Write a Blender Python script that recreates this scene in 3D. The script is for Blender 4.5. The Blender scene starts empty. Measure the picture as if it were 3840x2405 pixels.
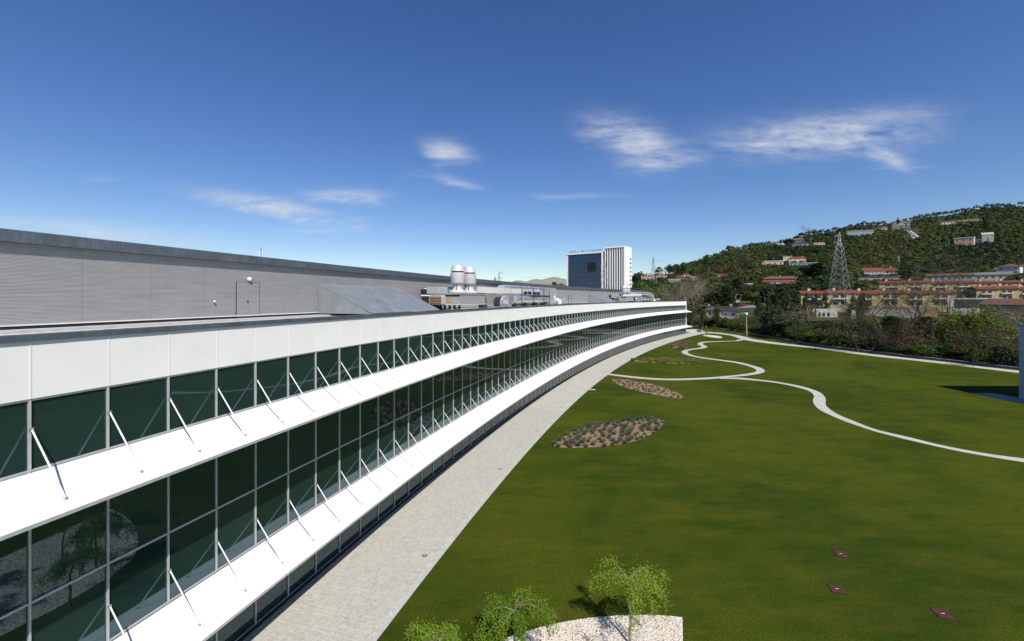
import bpy, math, random
import numpy as np
from mathutils import Vector, Matrix

# ------------------------------------------------------------------ camera, sky, sun, exposure
scene = bpy.context.scene
COL = scene.collection
F, HOR = 1600.0, 1119.34            # focal length and horizon row of the 3840 px photograph
MOD = 1.7                           # facade module, metres
HC = 7.90287 * MOD                  # camera height above the lawn
cd = bpy.data.cameras.new('camera'); cam = bpy.data.objects.new('camera', cd); COL.objects.link(cam)
cam.location = (0, 0, HC); cam.rotation_euler = (math.pi/2, 0, 0)
cd.sensor_width = 36; cd.lens = 36*F/3840; cd.shift_y = -(1202.5-HOR)/3840
cd.clip_start = .1; cd.clip_end = 40000
scene.camera = cam
scene.cycles.max_bounces = 5; scene.cycles.diffuse_bounces = 2; scene.cycles.glossy_bounces = 3; scene.cycles.transmission_bounces = 2; scene.cycles.transparent_max_bounces = 4; scene.cycles.caustics_reflective = False; scene.cycles.caustics_refractive = False
vs = scene.view_settings
vs.view_transform = 'Standard'; vs.look = 'None'; vs.gamma = 1; vs.use_curve_mapping = False
vs.exposure = 0.42
SUN_EL = math.radians(48.9); SUN_AZ = math.radians(158.5)     # clockwise from +Y
sd = Vector((math.sin(SUN_AZ)*math.cos(SUN_EL), math.cos(SUN_AZ)*math.cos(SUN_EL), math.sin(SUN_EL)))
sl = bpy.data.lights.new('sun', 'SUN'); sl.energy = 4.4; sl.angle = math.radians(.53); sl.color = (1, .955, .88)
so = bpy.data.objects.new('sun', sl); COL.objects.link(so); so.rotation_euler = sd.to_track_quat('Z', 'Y').to_euler()
so.location = (40, -60, 120)
world = bpy.data.worlds.new('World'); scene.world = world; world.use_nodes = True
wt = world.node_tree; wn = wt.nodes; wl = wt.links
for n_ in list(wn): wn.remove(n_)
def wnode(t, **k):
    n = wn.new(t)
    for a, b in k.items(): setattr(n, a, b)
    return n
def wm(op, a, b=None, c=None):
    n = wn.new('ShaderNodeMath'); n.operation = op
    for i, v in enumerate((a, b, c)):
        if v is None: continue
        if isinstance(v, (int, float)): n.inputs[i].default_value = v
        else: wl.new(v, n.inputs[i])
    return n.outputs[0]
sky = wnode('ShaderNodeTexSky', sky_type='NISHITA', sun_disc=False, sun_elevation=SUN_EL, sun_rotation=SUN_AZ,
            altitude=200, air_density=1.0, dust_density=.25, ozone_density=3.0)
tc = wnode('ShaderNodeTexCoord'); sx = wnode('ShaderNodeSeparateXYZ'); wl.new(tc.outputs['Generated'], sx.inputs[0])
yy = wm('MAXIMUM', sx.outputs[1], .02)
ca = wm('DIVIDE', sx.outputs[0], yy); cb = wm('DIVIDE', sx.outputs[2], yy)      # direction tangents
def cloud_noise(sx_, sy_, rot, det, dist, off):
    mp = wnode('ShaderNodeMapping'); cv = wnode('ShaderNodeCombineXYZ')
    wl.new(ca, cv.inputs[0]); wl.new(cb, cv.inputs[1]); wl.new(cv.outputs[0], mp.inputs[0])
    mp.inputs['Location'].default_value = (off, off*.7, 0)
    mp.inputs['Rotation'].default_value = (0, 0, rot); mp.inputs['Scale'].default_value = (sx_, sy_, 1)
    nz = wnode('ShaderNodeTexNoise', noise_dimensions='2D'); nz.inputs['Scale'].default_value = 1; nz.inputs['Detail'].default_value = det
    nz.inputs['Roughness'].default_value = .62; nz.inputs['Distortion'].default_value = dist
    wl.new(mp.outputs[0], nz.inputs['Vector']); return nz.outputs['Fac']
nA = cloud_noise(7, 30, -.22, 6, 0, 3.1); nB = cloud_noise(22, 75, .28, 4, 0, 7.7); nW = cloud_noise(6, 6, 0, 2, 0, 1.3)
nst = wm('ADD', wm('MULTIPLY', nA, .74), wm('MULTIPLY', nB, .26))
wx = wm('ADD', ca, wm('MULTIPLY', wm('SUBTRACT', nW, .5), .10)); wy = wm('ADD', cb, wm('MULTIPLY', wm('SUBTRACT', nA, .5), .035))
total = None
for (px, py, rx, ry, rot, amp) in ((1030, 779, 270, 34, -.19, .95), (1280, 737, 190, 32, 0, .75), (1668, 566, 85, 42, -.25, .8),
                                   (1640, 630, 95, 18, .35, .5), (1694, 684, 105, 24, -.3, .55), (2131, 735, 170, 14, 0, .45), (2390, 525, 185, 75, -.32, .85),
                                   (2480, 600, 170, 48, .1, .8), (3080, 505, 380, 72, .06, .95), (3230, 455, 330, 60, .1, .6), (3310, 575, 120, 45, -.6, .7), (3370, 628, 110, 12, .02, .5),
                                   (320, 862, 520, 40, -.08, .62), (1209, 862, 170, 13, 0, .5), (1390, 922, 110, 10, 0, .35), (390, 668, 60, 10, 0, .3)):
    dx = wm('SUBTRACT', wx, (px-1920)/F); dy = wm('SUBTRACT', wy, (HOR-py)/F)
    c_, s_ = math.cos(rot), math.sin(rot)
    u_ = wm('MULTIPLY', wm('ADD', wm('MULTIPLY', dx, c_), wm('MULTIPLY', dy, s_)), F/rx)
    v_ = wm('MULTIPLY', wm('SUBTRACT', wm('MULTIPLY', dy, c_), wm('MULTIPLY', dx, s_)), F/ry)
    r2 = wm('ADD', wm('MULTIPLY', u_, u_), wm('MULTIPLY', v_, v_))
    g_ = wm('MULTIPLY', wm('POWER', 2.718, wm('MULTIPLY', r2, -.75)), amp)
    total = g_ if total is None else wm('MAXIMUM', total, g_)
dens = wm('MULTIPLY', total, wm('MULTIPLY', wm('MAXIMUM', wm('SUBTRACT', nst, .30), 0), 2.8))
dens = wm('MINIMUM', wm('MULTIPLY', dens, wm('MINIMUM', wm('MULTIPLY', total, 1.6), 1)), .72)
mx = wnode('ShaderNodeMix', data_type='RGBA'); wl.new(dens, mx.inputs[0]); hs = wnode('ShaderNodeHueSaturation'); hs.inputs['Saturation'].default_value = 1.23; hs.inputs['Hue'].default_value = .513; hs.inputs['Value'].default_value = 1.08; wl.new(sky.outputs[0], hs.inputs['Color']); wl.new(hs.outputs[0], mx.inputs[6]); mx.inputs[7].default_value = (6.3, 6.6, 7.2, 1)
bg = wnode('ShaderNodeBackground'); bg.inputs[1].default_value = .082; wl.new(mx.outputs[2], bg.inputs[0])
wo = wnode('ShaderNodeOutputWorld'); wl.new(bg.outputs[0], wo.inputs[0])

world.cycles.sampling_method = 'MANUAL'; world.cycles.sample_map_resolution = 256
# ------------------------------------------------------------------ helpers
R_ = random.Random(7)
TH0, KA = .2673, .00418/MOD
AX, AY = -7.27589*MOD, 6.4239*MOD
RAD = 1/KA; CXC = AX+math.cos(TH0)*RAD; CYC = AY-math.sin(TH0)*RAD
def arc(s, off=0.0):
    """point on the facade arc: s metres along, off metres inward; returns x, y, angle"""
    a = TH0+KA*s
    return CXC-(RAD+off)*math.cos(a), CYC+(RAD+off)*math.sin(a), a
def frame(s, off, z=0.0):
    x, y, a = arc(s, off); return (x, y, z), math.pi/2-a      # local x = along, local y = inward
def gp(px, py, z=0.0):
    """ground point seen at a row and column of the photograph"""
    Y = (HC-z)*F/(py-HOR); return ((px-1920)/F*Y, Y)
def smooth(t): t = max(0., min(1., t)); return t*t*(3-2*t)
def interp(x, tab):
    if x <= tab[0][0]: return tab[0][1]
    for (a, b), (c, d) in zip(tab, tab[1:]):
        if x <= c: return b+(d-b)*(x-a)/(c-a)
    return tab[-1][1]
def catmull(pts, n=8, closed=False):
    out = []; m = len(pts)
    rng = range(m) if closed else range(m-1)
    for i in rng:
        if closed: p = [pts[(i+k) % m] for k in (-1, 0, 1, 2)]
        else: p = [pts[max(0, i-1)], pts[i], pts[i+1], pts[min(m-1, i+2)]]
        for j in range(n):
            t = j/n
            out.append(tuple(.5*((2*p[1][k])+(-p[0][k]+p[2][k])*t+(2*p[0][k]-5*p[1][k]+4*p[2][k]-p[3][k])*t*t+(-p[0][k]+3*p[1][k]-3*p[2][k]+p[3][k])*t**3) for k in (0, 1)))
    if not closed: out.append(tuple(pts[-1][:2]))
    return out

class MB:
    def __init__(s): s.v = []; s.f = []
    def quad(s, a, b, c, d): i = len(s.v); s.v += [a, b, c, d]; s.f.append((i, i+1, i+2, i+3)); return s
    def tri(s, a, b, c): i = len(s.v); s.v += [a, b, c]; s.f.append((i, i+1, i+2)); return s
    def box(s, x0, x1, y0, y1, z0, z1):
        i = len(s.v)
        s.v += [(x0, y0, z0), (x1, y0, z0), (x1, y1, z0), (x0, y1, z0), (x0, y0, z1), (x1, y0, z1), (x1, y1, z1), (x0, y1, z1)]
        s.f += [tuple(i+k for k in q) for q in ((3, 2, 1, 0), (4, 5, 6, 7), (0, 1, 5, 4), (1, 2, 6, 5), (2, 3, 7, 6), (3, 0, 4, 7))]; return s
    def prism(s, prof, x0, x1, axis='x'):
        """closed profile (y,z) extruded along x"""
        i = len(s.v); n = len(prof)
        for x in (x0, x1): s.v += [(x, p[0], p[1]) if axis == 'x' else (p[0], x, p[1]) if axis == 'y' else (p[0], p[1], x) for p in prof]
        for k in range(n): s.f.append((i+k, i+(k+1) % n, i+n+(k+1) % n, i+n+k))
        s.f.append(tuple(i+k for k in range(n-1, -1, -1))); s.f.append(tuple(i+n+k for k in range(n))); return s
    def tube(s, p0, p1, r0, r1=None, n=6, cap=True):
        r1 = r0 if r1 is None else r1
        p0 = Vector(p0); p1 = Vector(p1); d = p1-p0
        if d.length < 1e-6: return s
        d.normalize(); a = d.orthogonal().normalized(); b = d.cross(a); i = len(s.v)
        for p, r in ((p0, r0), (p1, r1)):
            for k in range(n):
                t = 2*math.pi*k/n; q = p+(a*math.cos(t)+b*math.sin(t))*r; s.v.append((q.x, q.y, q.z))
        for k in range(n): s.f.append((i+k, i+(k+1) % n, i+n+(k+1) % n, i+n+k))
        if cap: s.f.append(tuple(i+k for k in range(n-1, -1, -1))); s.f.append(tuple(i+n+k for k in range(n)))
        return s
    def lathe(s, prof, n=16, c=(0, 0)):
        i = len(s.v); m = len(prof)
        for r, z in prof:
            for k in range(n): t = 2*math.pi*k/n; s.v.append((c[0]+r*math.cos(t), c[1]+r*math.sin(t), z))
        for j in range(m-1):
            for k in range(n): s.f.append((i+j*n+k, i+j*n+(k+1) % n, i+(j+1)*n+(k+1) % n, i+(j+1)*n+k))
        s.f.append(tuple(i+k for k in range(n-1, -1, -1))); s.f.append(tuple(i+(m-1)*n+k for k in range(n))); return s
    def pipe(s, pts, r, n=8):
        for a, b in zip(pts, pts[1:]): s.tube(a, b, r, r, n)
        return s
    def mesh(s, name, mat, smooth_=False):
        me = bpy.data.meshes.new(name); me.from_pydata(s.v, [], s.f); me.update()
        if mat is not None: me.materials.append(mat)
        if smooth_:
            me.polygons.foreach_set('use_smooth', [True]*len(me.polygons))
            try: me.set_sharp_from_angle(angle=math.radians(38))
            except Exception: pass
        return me
    def build(s, name, mat, parent=None, smooth_=False, **k): return link(name, s.mesh(name, mat, smooth_), parent, **k)
def link(name, data, parent=None, loc=None, rot=None, scale=None):
    o = bpy.data.objects.new(name, data); COL.objects.link(o)
    if parent is not None: o.parent = parent
    if loc is not None: o.location = loc
    if rot is not None: o.rotation_euler = (0, 0, rot) if isinstance(rot, (int, float)) else rot
    if scale is not None: o.scale = scale if not isinstance(scale, (int, float)) else (scale,)*3
    return o
def tag(o, label=None, cat=None, group=None, kind=None):
    if label: o['label'] = label
    if cat: o['category'] = cat
    if group: o['group'] = group
    if kind: o['kind'] = kind
    return o
def thing(name, label, cat, loc=(0, 0, 0), rot=0, group=None, scale=None):
    return tag(link(name, None, None, loc, rot, scale), label, cat, group)
def copy_tree(o, loc=None, rot=None, label=None, group=None, scale=None):
    def cp(x, par):
        c = x.copy(); COL.objects.link(c)
        if par is not None: c.parent = par
        for ch in list(x.children): cp(ch, c)
        return c
    c = cp(o, None)
    if loc is not None: c.location = loc
    if rot is not None: c.rotation_euler = (0, 0, rot)
    if label: c['label'] = label
    if group: c['group'] = group
    if scale is not None: c.scale = scale if not isinstance(scale, (int, float)) else (scale,)*3
    return c
def np_mesh(name, verts, nper, mat, color=None):
    """verts (N*nper,3) -> N separate polygons of nper corners"""
    me = bpy.data.meshes.new(name); nv = len(verts); nf = nv//nper
    me.vertices.add(nv); me.vertices.foreach_set('co', np.ascontiguousarray(verts, dtype=np.float32).ravel())
    me.loops.add(nv); me.loops.foreach_set('vertex_index', np.arange(nv, dtype=np.int32))
    me.polygons.add(nf); me.polygons.foreach_set('loop_start', np.arange(0, nv, nper, dtype=np.int32))
    me.polygons.foreach_set('loop_total', np.full(nf, nper, dtype=np.int32))
    me.update(calc_edges=True)
    if color is not None:
        at = me.color_attributes.new('tint', 'FLOAT_COLOR', 'POINT')
        c4 = np.ones((nv, 4), dtype=np.float32); c4[:, :3] = color; at.data.foreach_set('color', c4.ravel())
    me.materials.append(mat); return me

# ------------------------------------------------------------------ materials
class NT:
    def __init__(s, name):
        s.m = bpy.data.materials.new(name); s.m.use_nodes = True; s.t = s.m.node_tree; s.n = s.t.nodes
        s.b = s.n['Principled BSDF']; s.out = s.n['Material Output']
    def node(s, t, **k):
        n = s.n.new(t)
        for a, b in k.items(): setattr(n, a, b)
        return n
    def lk(s, a, b): s.t.links.new(a, b)
    def coord(s, kind='Object', scale=(1, 1, 1), rot=(0, 0, 0)):
        if kind == 'World': o = s.node('ShaderNodeNewGeometry').outputs['Position']
        else: o = s.node('ShaderNodeTexCoord').outputs[kind]
        mp = s.node('ShaderNodeMapping'); mp.inputs['Scale'].default_value = scale; mp.inputs['Rotation'].default_value = rot
        s.lk(o, mp.inputs[0]); return mp.outputs[0]
    def noise(s, vec, scale, detail=4, rough=.55, dist=0):
        n = s.node('ShaderNodeTexNoise'); n.inputs['Scale'].default_value = scale; n.inputs['Detail'].default_value = detail
        n.inputs['Roughness'].default_value = rough; n.inputs['Distortion'].default_value = dist
        if vec is not None: s.lk(vec, n.inputs['Vector'])
        return n.outputs['Fac']
    def ramp(s, fac, stops):
        r = s.node('ShaderNodeValToRGB'); e = r.color_ramp.elements
        while len(e) < len(stops): e.new(.5)
        for x, (p, c) in zip(e, stops): x.position = p; x.color = (*c, 1) if len(c) == 3 else c
        s.lk(fac, r.inputs[0]); return r.outputs[0]
    def mix(s, fac, a, b, mode='MIX'):
        m = s.node('ShaderNodeMix', data_type='RGBA', blend_type=mode)
        for i, v in ((0, fac), (6, a), (7, b)):
            if isinstance(v, (int, float)): m.inputs[i].default_value = v
            elif isinstance(v, tuple): m.inputs[i].default_value = (*v, 1) if len(v) == 3 else v
            else: s.lk(v, m.inputs[i])
        return m.outputs[2]
    def math(s, op, a, b=None):
        n = s.node('ShaderNodeMath', operation=op)
        for i, v in enumerate((a, b)):
            if v is None: continue
            if isinstance(v, (int, float)): n.inputs[i].default_value = v
            else: s.lk(v, n.inputs[i])
        return n.outputs[0]
    def bump(s, h, strength=.3, dist=.02):
        b = s.node('ShaderNodeBump'); b.inputs['Strength'].default_value = strength; b.inputs['Distance'].default_value = dist
        s.lk(h, b.inputs['Height']); s.lk(b.outputs[0], s.b.inputs['Normal']); return b
    def col(s, c):
        if isinstance(c, tuple): s.b.inputs['Base Color'].default_value = (*c, 1)
        else: s.lk(c, s.b.inputs['Base Color'])
        return s
    def set(s, rough=None, metal=None, spec=None, ior=None):
        if rough is not None:
            if isinstance(rough, (int, float)): s.b.inputs['Roughness'].default_value = rough
            else: s.lk(rough, s.b.inputs['Roughness'])
        if metal is not None: s.b.inputs['Metallic'].default_value = metal
        if spec is not None: s.b.inputs['Specular IOR Level'].default_value = spec
        if ior is not None: s.b.inputs['IOR'].default_value = ior
        return s
def simple(name, c, rough=.6, metal=0, var=.12, scale=3, spec=.4, kind='Object', bump=0):
    t = NT(name); v = t.coord(kind); n = t.noise(v, scale, 5)
    lo = tuple(x*(1-var) for x in c); hi = tuple(min(1, x*(1+var)) for x in c)
    t.col(t.ramp(n, [(.3, lo), (.7, hi)])).set(rough, metal, spec)
    if bump: t.bump(t.noise(v, scale*6, 4), bump, .02)
    return t.m
M = {}
def m_white(name, c, stain):
    t = NT(name); v = t.coord('World'); a = t.noise(v, .9, 5); d = t.noise(t.coord('World', (3, 3, .5)), 1.3, 4)
    base = t.mix(t.ramp(a, [(.35, (0, 0, 0)), (.7, (1, 1, 1))]), tuple(x*.95 for x in c), c)
    t.col(t.mix(t.ramp(d, [(.62, (0, 0, 0)), (.85, (stain,)*3)]), base, (.62, .55, .42))).set(.55, 0, .35); return t.m
M['panel'] = m_white('white_cladding', (.835, .815, .765), .2)
M['canopy'] = m_white('white_canopy', (.76, .76, .745), .2)
M['alu'] = simple('aluminium_frame', (.52, .53, .52), .38, .3, .08, 6)
M['strut'] = simple('white_metal', (.8, .8, .79), .35, .1, .03, 5)
M['bracket'] = simple('bracket_steel', (.48, .48, .47), .4, .6, .15, 20)
t = NT('glass'); v = t.coord('World'); t.col(t.mix(t.node('ShaderNodeObjectInfo').outputs['Random'], (.009, .023, .0215), (.017, .037, .034))).set(.012, 0, .5, 1.95); t.b.inputs['Specular Tint'].default_value = (.62, .86, 1, 1)
t.bump(t.noise(v, .55, 1, .4), .05, .02); M['glass'] = t.m
def m_zinc(name, c, vr=1.0):
    t = NT(name); v = t.coord('World'); a = t.noise(v, 1.1, 6, .6); b = t.noise(t.coord('World', (5, 5, .7)), 2.2, 5, .6)
    k = t.math('ADD', t.math('MULTIPLY', a, .55), t.math('MULTIPLY', b, .45))
    t.col(t.ramp(k, [(.32, tuple(x*(1-.28*vr) for x in c)), (.52, c), (.7, tuple(x*(1+.4*vr) for x in c))])).set(t.ramp(a, [(.3, (.38,)*3), (.7, (.55,)*3)]), .55, .5); return t.m
M['zinc'] = m_zinc('zinc_sheet', (.145, .17, .185)); M['zinc_hood'] = m_zinc('zinc_hood', (.33, .355, .37), .4)
t = NT('ribbed_cladding'); v = t.coord('World'); a = t.noise(t.coord('World', (.4, .4, 5)), 1.5, 4)
t.col(t.ramp(a, [(.3, (.33, .325, .31)), (.7, (.40, .395, .38))])).set(.45, .2, .5); M['ribbed'] = t.m
M['concrete'] = simple('pale_concrete', (.42, .42, .40), .8, 0, .14, 2, .3, 'World', .1)
M['roof_gravel'] = simple('roof_membrane', (.46, .45, .42), .9, 0, .2, 4, .3, 'World', .2)
M['upstand'] = simple('cream_upstand', (.6, .57, .49), .8, 0, .1, 1.5, .3, 'World')
M['dark_core'] = simple('dark_interior', (.02, .024, .024), .8, 0, .1, 1)
M['dark'] = simple('dark_metal', (.028, .028, .03), .5, .2, .15, 6)
M['black'] = simple('black_rubber', (.012, .012, .012), .7, 0, .2, 6)
M['grey'] = simple('grey_metal', (.36, .36, .355), .45, .3, .1, 5)
M['fan'] = simple('light_grey_metal', (.50, .50, .50), .45, .05, .06, 3)
M['pipe'] = simple('white_pipe', (.72, .72, .70), .4, 0, .06, 6)
t = NT('polished_duct'); v = t.coord('World'); t.col(t.ramp(t.noise(v, 2.2, 4), [(.35, (.66, .66, .65)), (.7, (.82, .81, .79))])).set(t.ramp(t.noise(v, 3, 3), [(.3, (.18,)*3), (.75, (.36,)*3)]), .8, .5)
t.bump(t.noise(v, 5, 3), .22, .03); M['duct'] = t.m
t = NT('galvanised_duct'); v = t.coord('World'); t.col(t.ramp(t.noise(v, 4, 5), [(.35, (.52, .54, .55)), (.7, (.66, .67, .67))])).set(.36, .5, .5); t.bump(t.noise(v, 4, 3), .15, .03); M['galv'] = t.m
t = NT('foil_duct'); v = t.coord('World'); t.col((.74, .72, .66)).set(.38, .15, .5); t.bump(t.noise(v, 4, 4), .7, .06); M['foil'] = t.m
# grass: mown lawn with dry and lush patches and mowing streaks
t = NT('lawn_grass'); v = t.coord('World')
big = t.noise(v, .06, 5, .65, .4); mid = t.noise(t.coord('World', (.35, 1.0, 1), (0, 0, .25)), .5, 6, .7); fine = t.noise(v, 11, 5, .8); vf = t.noise(v, 26, 3, .75)
c = t.mix(t.ramp(big, [(.42, (0, 0, 0)), (.58, (1, 1, 1))]), (.025, .049, .0042), (.060, .080, .0056))
c = t.mix(t.ramp(mid, [(.42, (0, 0, 0)), (.72, (.7,)*3)]), c, (.100, .096, .0095))
c = t.mix(t.ramp(t.noise(t.coord('World', (.5, 1.6, 1)), .9, 4), [(.54, (0, 0, 0)), (.74, (.6,)*3)]), c, (.016, .040, .0042))
c = t.mix(t.ramp(fine, [(.36, (.85,)*3), (.5, (.25,)*3), (.62, (0,)*3)]), c, (.008, .020, .0022))
c = t.mix(t.ramp(vf, [(.52, (0,)*3), (.74, (.6,)*3)]), c, (.15, .155, .020))
t.col(c).set(.95, 0, .03); t.bump(t.math('ADD', fine, vf), .8, .03); M['lawn'] = t.m
t = NT('rough_ground'); v = t.coord('World'); a = t.noise(v, .03, 5, .6); b = t.noise(v, .5, 5, .65)
c = t.mix(t.ramp(a, [(.4, (0, 0, 0)), (.65, (1, 1, 1))]), (.034, .050, .014), (.075, .07, .03))
c = t.mix(t.ramp(b, [(.45, (0, 0, 0)), (.8, (.8,)*3)]), c, (.035, .05, .012)); t.col(c).set(.95, 0, .1); t.bump(b, .6, .3); M['rough'] = t.m
def m_paving(name, c1, c2, joint, scale):
    t = NT(name); v = t.coord('World'); vo = t.node('ShaderNodeTexVoronoi', feature='DISTANCE_TO_EDGE'); vo.inputs['Scale'].default_value = scale
    vo.inputs['Randomness'].default_value = .55; t.lk(v, vo.inputs['Vector']); vc = t.node('ShaderNodeTexVoronoi'); vc.inputs['Scale'].default_value = scale
    vc.inputs['Randomness'].default_value = .55; t.lk(v, vc.inputs['Vector'])
    a = t.noise(v, .5, 5, .6); sep = t.node('ShaderNodeSeparateColor'); t.lk(vc.outputs['Color'], sep.inputs[0])
    c = t.mix(sep.outputs[0], c1, c2); c = t.mix(t.ramp(vo.outputs['Distance'], [(.05, (1, 1, 1)), (.13, (0, 0, 0))]), c, joint)
    c = t.mix(t.ramp(a, [(.45, (0, 0, 0)), (.75, (.45,)*3)]), c, tuple(x*.8 for x in c1)); t.col(c).set(.8, 0, .3); t.bump(vo.outputs['Distance'], .3, .02); return t.m
M['paving'] = m_paving('granite_setts_far', (.35, .34, .30), (.43, .415, .365), (.50, .48, .415), 8.5)
M['path'] = m_paving('pale_setts_path', (.36, .345, .30), (.44, .42, .365), (.50, .475, .41), 9)
M['mortar'] = simple('sand_joint', (.49, .465, .395), .95, 0, .12, 1.5, .2, 'World')
t = NT('granite_sett'); oi = t.node('ShaderNodeObjectInfo'); geo = t.node('ShaderNodeNewGeometry'); v = t.coord('World')
a = t.noise(v, .7, 4); cell = t.node('ShaderNodeTexVoronoi'); cell.inputs['Scale'].default_value = 8; t.lk(v, cell.inputs['Vector']); sep = t.node('ShaderNodeSeparateColor'); t.lk(cell.outputs['Color'], sep.inputs[0])
c = t.mix(sep.outputs[0], (.325, .318, .283), (.44, .425, .372)); c = t.mix(t.ramp(a, [(.42, (0, 0, 0)), (.72, (.6,)*3)]), c, (.42, .40, .34)); c = t.mix(t.ramp(t.noise(v, 60, 3), [(.4, (.25,)*3), (.6, (0,)*3)]), c, (.2, .2, .19))
t.col(c).set(.8, 0, .3); M['sett'] = t.m
M['kerb'] = simple('granite_kerb', (.40, .395, .375), .8, 0, .12, 3, .3, 'World', .15)
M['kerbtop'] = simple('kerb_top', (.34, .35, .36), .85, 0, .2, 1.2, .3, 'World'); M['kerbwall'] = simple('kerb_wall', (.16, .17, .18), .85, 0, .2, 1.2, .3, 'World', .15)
def m_speckle(name, stops, scale, bump=.8, bd=.05):
    t = NT(name); v = t.coord('World'); vo = t.node('ShaderNodeTexVoronoi'); vo.inputs['Scale'].default_value = scale; t.lk(v, vo.inputs['Vector'])
    sep = t.node('ShaderNodeSeparateColor'); t.lk(vo.outputs['Color'], sep.inputs[0]); t.col(t.ramp(sep.outputs[0], stops)).set(.85, 0, .3)
    t.bump(vo.outputs['Distance'], bump, bd); return t.m
M['gravel'] = m_speckle('white_gravel', [(0, (.46, .39, .30)), (.25, (.60, .55, .46)), (.6, (.66, .62, .54)), (.86, (.62, .50, .36)), (.95, (.24, .22, .20)), (1, (.34, .31, .27))], 16)
M['mulch'] = m_speckle('bark_mulch', [(0, (.10, .062, .032)), (.35, (.19, .125, .068)), (.7, (.27, .19, .105)), (1, (.34, .26, .16))], 14)
M['rust'] = simple('rusty_plate', (.07, .025, .016), .7, .1, .45, 3, .3, 'World', .1)
M['terrace'] = simple('terrace_stone', (.20, .21, .24), .75, 0, .12, 2, .3, 'World')
def m_bark(name, c): return simple(name, c, .9, 0, .35, 7, .2, 'Object', .4)
M['bark'] = m_bark('bark_brown', (.085, .062, .042)); M['bark_pale'] = m_bark('bark_pale', (.22, .19, .14)); M['bark_twig'] = m_bark('bark_twig', (.095, .080, .052)); M['bark_dark'] = m_bark('bark_dark', (.04, .032, .024))
def m_leaf(name, a, b, trans=.28, ns=.6, attr=False):
    t = NT(name); oi = t.node('ShaderNodeObjectInfo'); v = t.coord('World'); n = t.noise(v, ns, 4, .6); n2 = t.noise(v, ns*9, 2)
    k = t.math('ADD', t.math('MULTIPLY', n, .55), t.math('ADD', t.math('MULTIPLY', oi.outputs['Random'], .3), t.math('MULTIPLY', n2, .25)))
    if attr:
        at = t.node('ShaderNodeVertexColor', layer_name='tint'); c = t.mix(t.ramp(n2, [(.3, (.25,)*3), (.7, (0,)*3)]), at.outputs[0], (.012, .018, .006))
    else: c = t.ramp(k, [(.34, a), (.72, b)])
    t.col(c).set(.6, 0, .25)
    tr = t.node('ShaderNodeBsdfTranslucent'); t.lk(c, tr.inputs[0]); ms = t.node('ShaderNodeMixShader'); ms.inputs[0].default_value = trans
    t.lk(t.b.outputs[0], ms.inputs[1]); t.lk(tr.outputs[0], ms.inputs[2]); t.lk(ms.outputs[0], t.out.inputs[0]); return t.m
M['leaf_spring'] = m_leaf('spring_leaf', (.12, .22, .012), (.26, .36, .028), .4, 1.2)
M['leaf_mid'] = m_leaf('mid_green_leaf', (.036, .070, .011), (.095, .130, .019))
M['leaf_dark'] = m_leaf('dark_green_leaf', (.012, .026, .010), (.034, .052, .014), .15)
M['leaf_bright'] = m_leaf('bright_green_leaf', (.04, .095, .010), (.095, .15, .018))
M['leaf_olive'] = m_leaf('olive_leaf', (.048, .050, .013), (.105, .098, .026))
M['leaf_willow'] = m_leaf('willow_leaf', (.075, .115, .014), (.145, .175, .026), .35)
M['leaf_brown'] = m_leaf('brown_bud', (.042, .030, .017), (.085, .062, .034), .15)
M['leaf_blossom'] = m_leaf('pale_blossom', (.16, .15, .11), (.42, .37, .30), .3)
M['leaf_gold'] = m_leaf('golden_leaf', (.17, .12, .012), (.30, .20, .02), .35)
M['leaf_lavender'] = m_leaf('lavender_leaf', (.05, .062, .036), (.115, .13, .085), .15, 2)
M['leaf_dry'] = m_leaf('dry_stalk', (.11, .08, .045), (.22, .17, .09), .2, 2)
M['leaf_reed'] = m_leaf('reed_leaf', (.13, .15, .02), (.24, .24, .04), .3, 2)
M['forest'] = m_leaf('hillside_leaf', (.03, .05, .01), (.06, .08, .02), .38, .1, True)
def m_tile(name, c):
    t = NT(name); v = t.coord('Object'); w = t.node('ShaderNodeTexWave', wave_type='BANDS', bands_direction='X'); w.inputs['Scale'].default_value = 4; w.inputs['Distortion'].default_value = .4; t.lk(v, w.inputs['Vector'])
    a = t.noise(v, 1.2, 5, .7); t.col(t.mix(t.ramp(a, [(.35, (0, 0, 0)), (.7, (1, 1, 1))]), tuple(x*.68 for x in c), c)).set(.85, 0, .2); t.bump(w.outputs['Fac'], .35, .05); return t.m
M['tile_red'] = m_tile('red_roof_tile', (.20, .052, .033)); M['tile_orange'] = m_tile('orange_roof_tile', (.33, .125, .06)); M['tile_brown'] = m_tile('brown_roof_tile', (.15, .075, .055))
M['tile_dark'] = m_tile('dark_roof_tile', (.055, .045, .045)); M['tile_grey'] = m_tile('grey_roof_sheet', (.17, .175, .165))
for k_, c_ in (('w_granite', (.20, .19, .165)), ('w_white', (.60, .60, .575)), ('w_cream', (.50, .445, .33)), ('w_yellow', (.37, .30, .155)), ('w_grey', (.26, .27, .28)), ('w_pink', (.55, .36, .28)), ('w_brick', (.28, .085, .05)),
               ('w_stone', (.33, .31, .27)), ('w_orange', (.45, .24, .13)), ('w_dark', (.06, .065, .07)), ('w_ochre', (.38, .25, .11)), ('w_block', (.36, .40, .45)), ('w_blue', (.24, .29, .34)), ('w_bluegrey', (.27, .30, .34)), ('w_pinkish', (.36, .25, .21))):
    M[k_] = simple('render_'+k_[2:], c_, .85, 0, .12, 1.2, .25, 'World')
M['frame_w'] = simple('white_window_frame', (.7, .7, .68), .5, 0, .05, 5)
t = NT('dark_window'); t.col((.012, .015, .018)).set(.06, 0, .5, 1.6); M['pane'] = t.m
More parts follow.
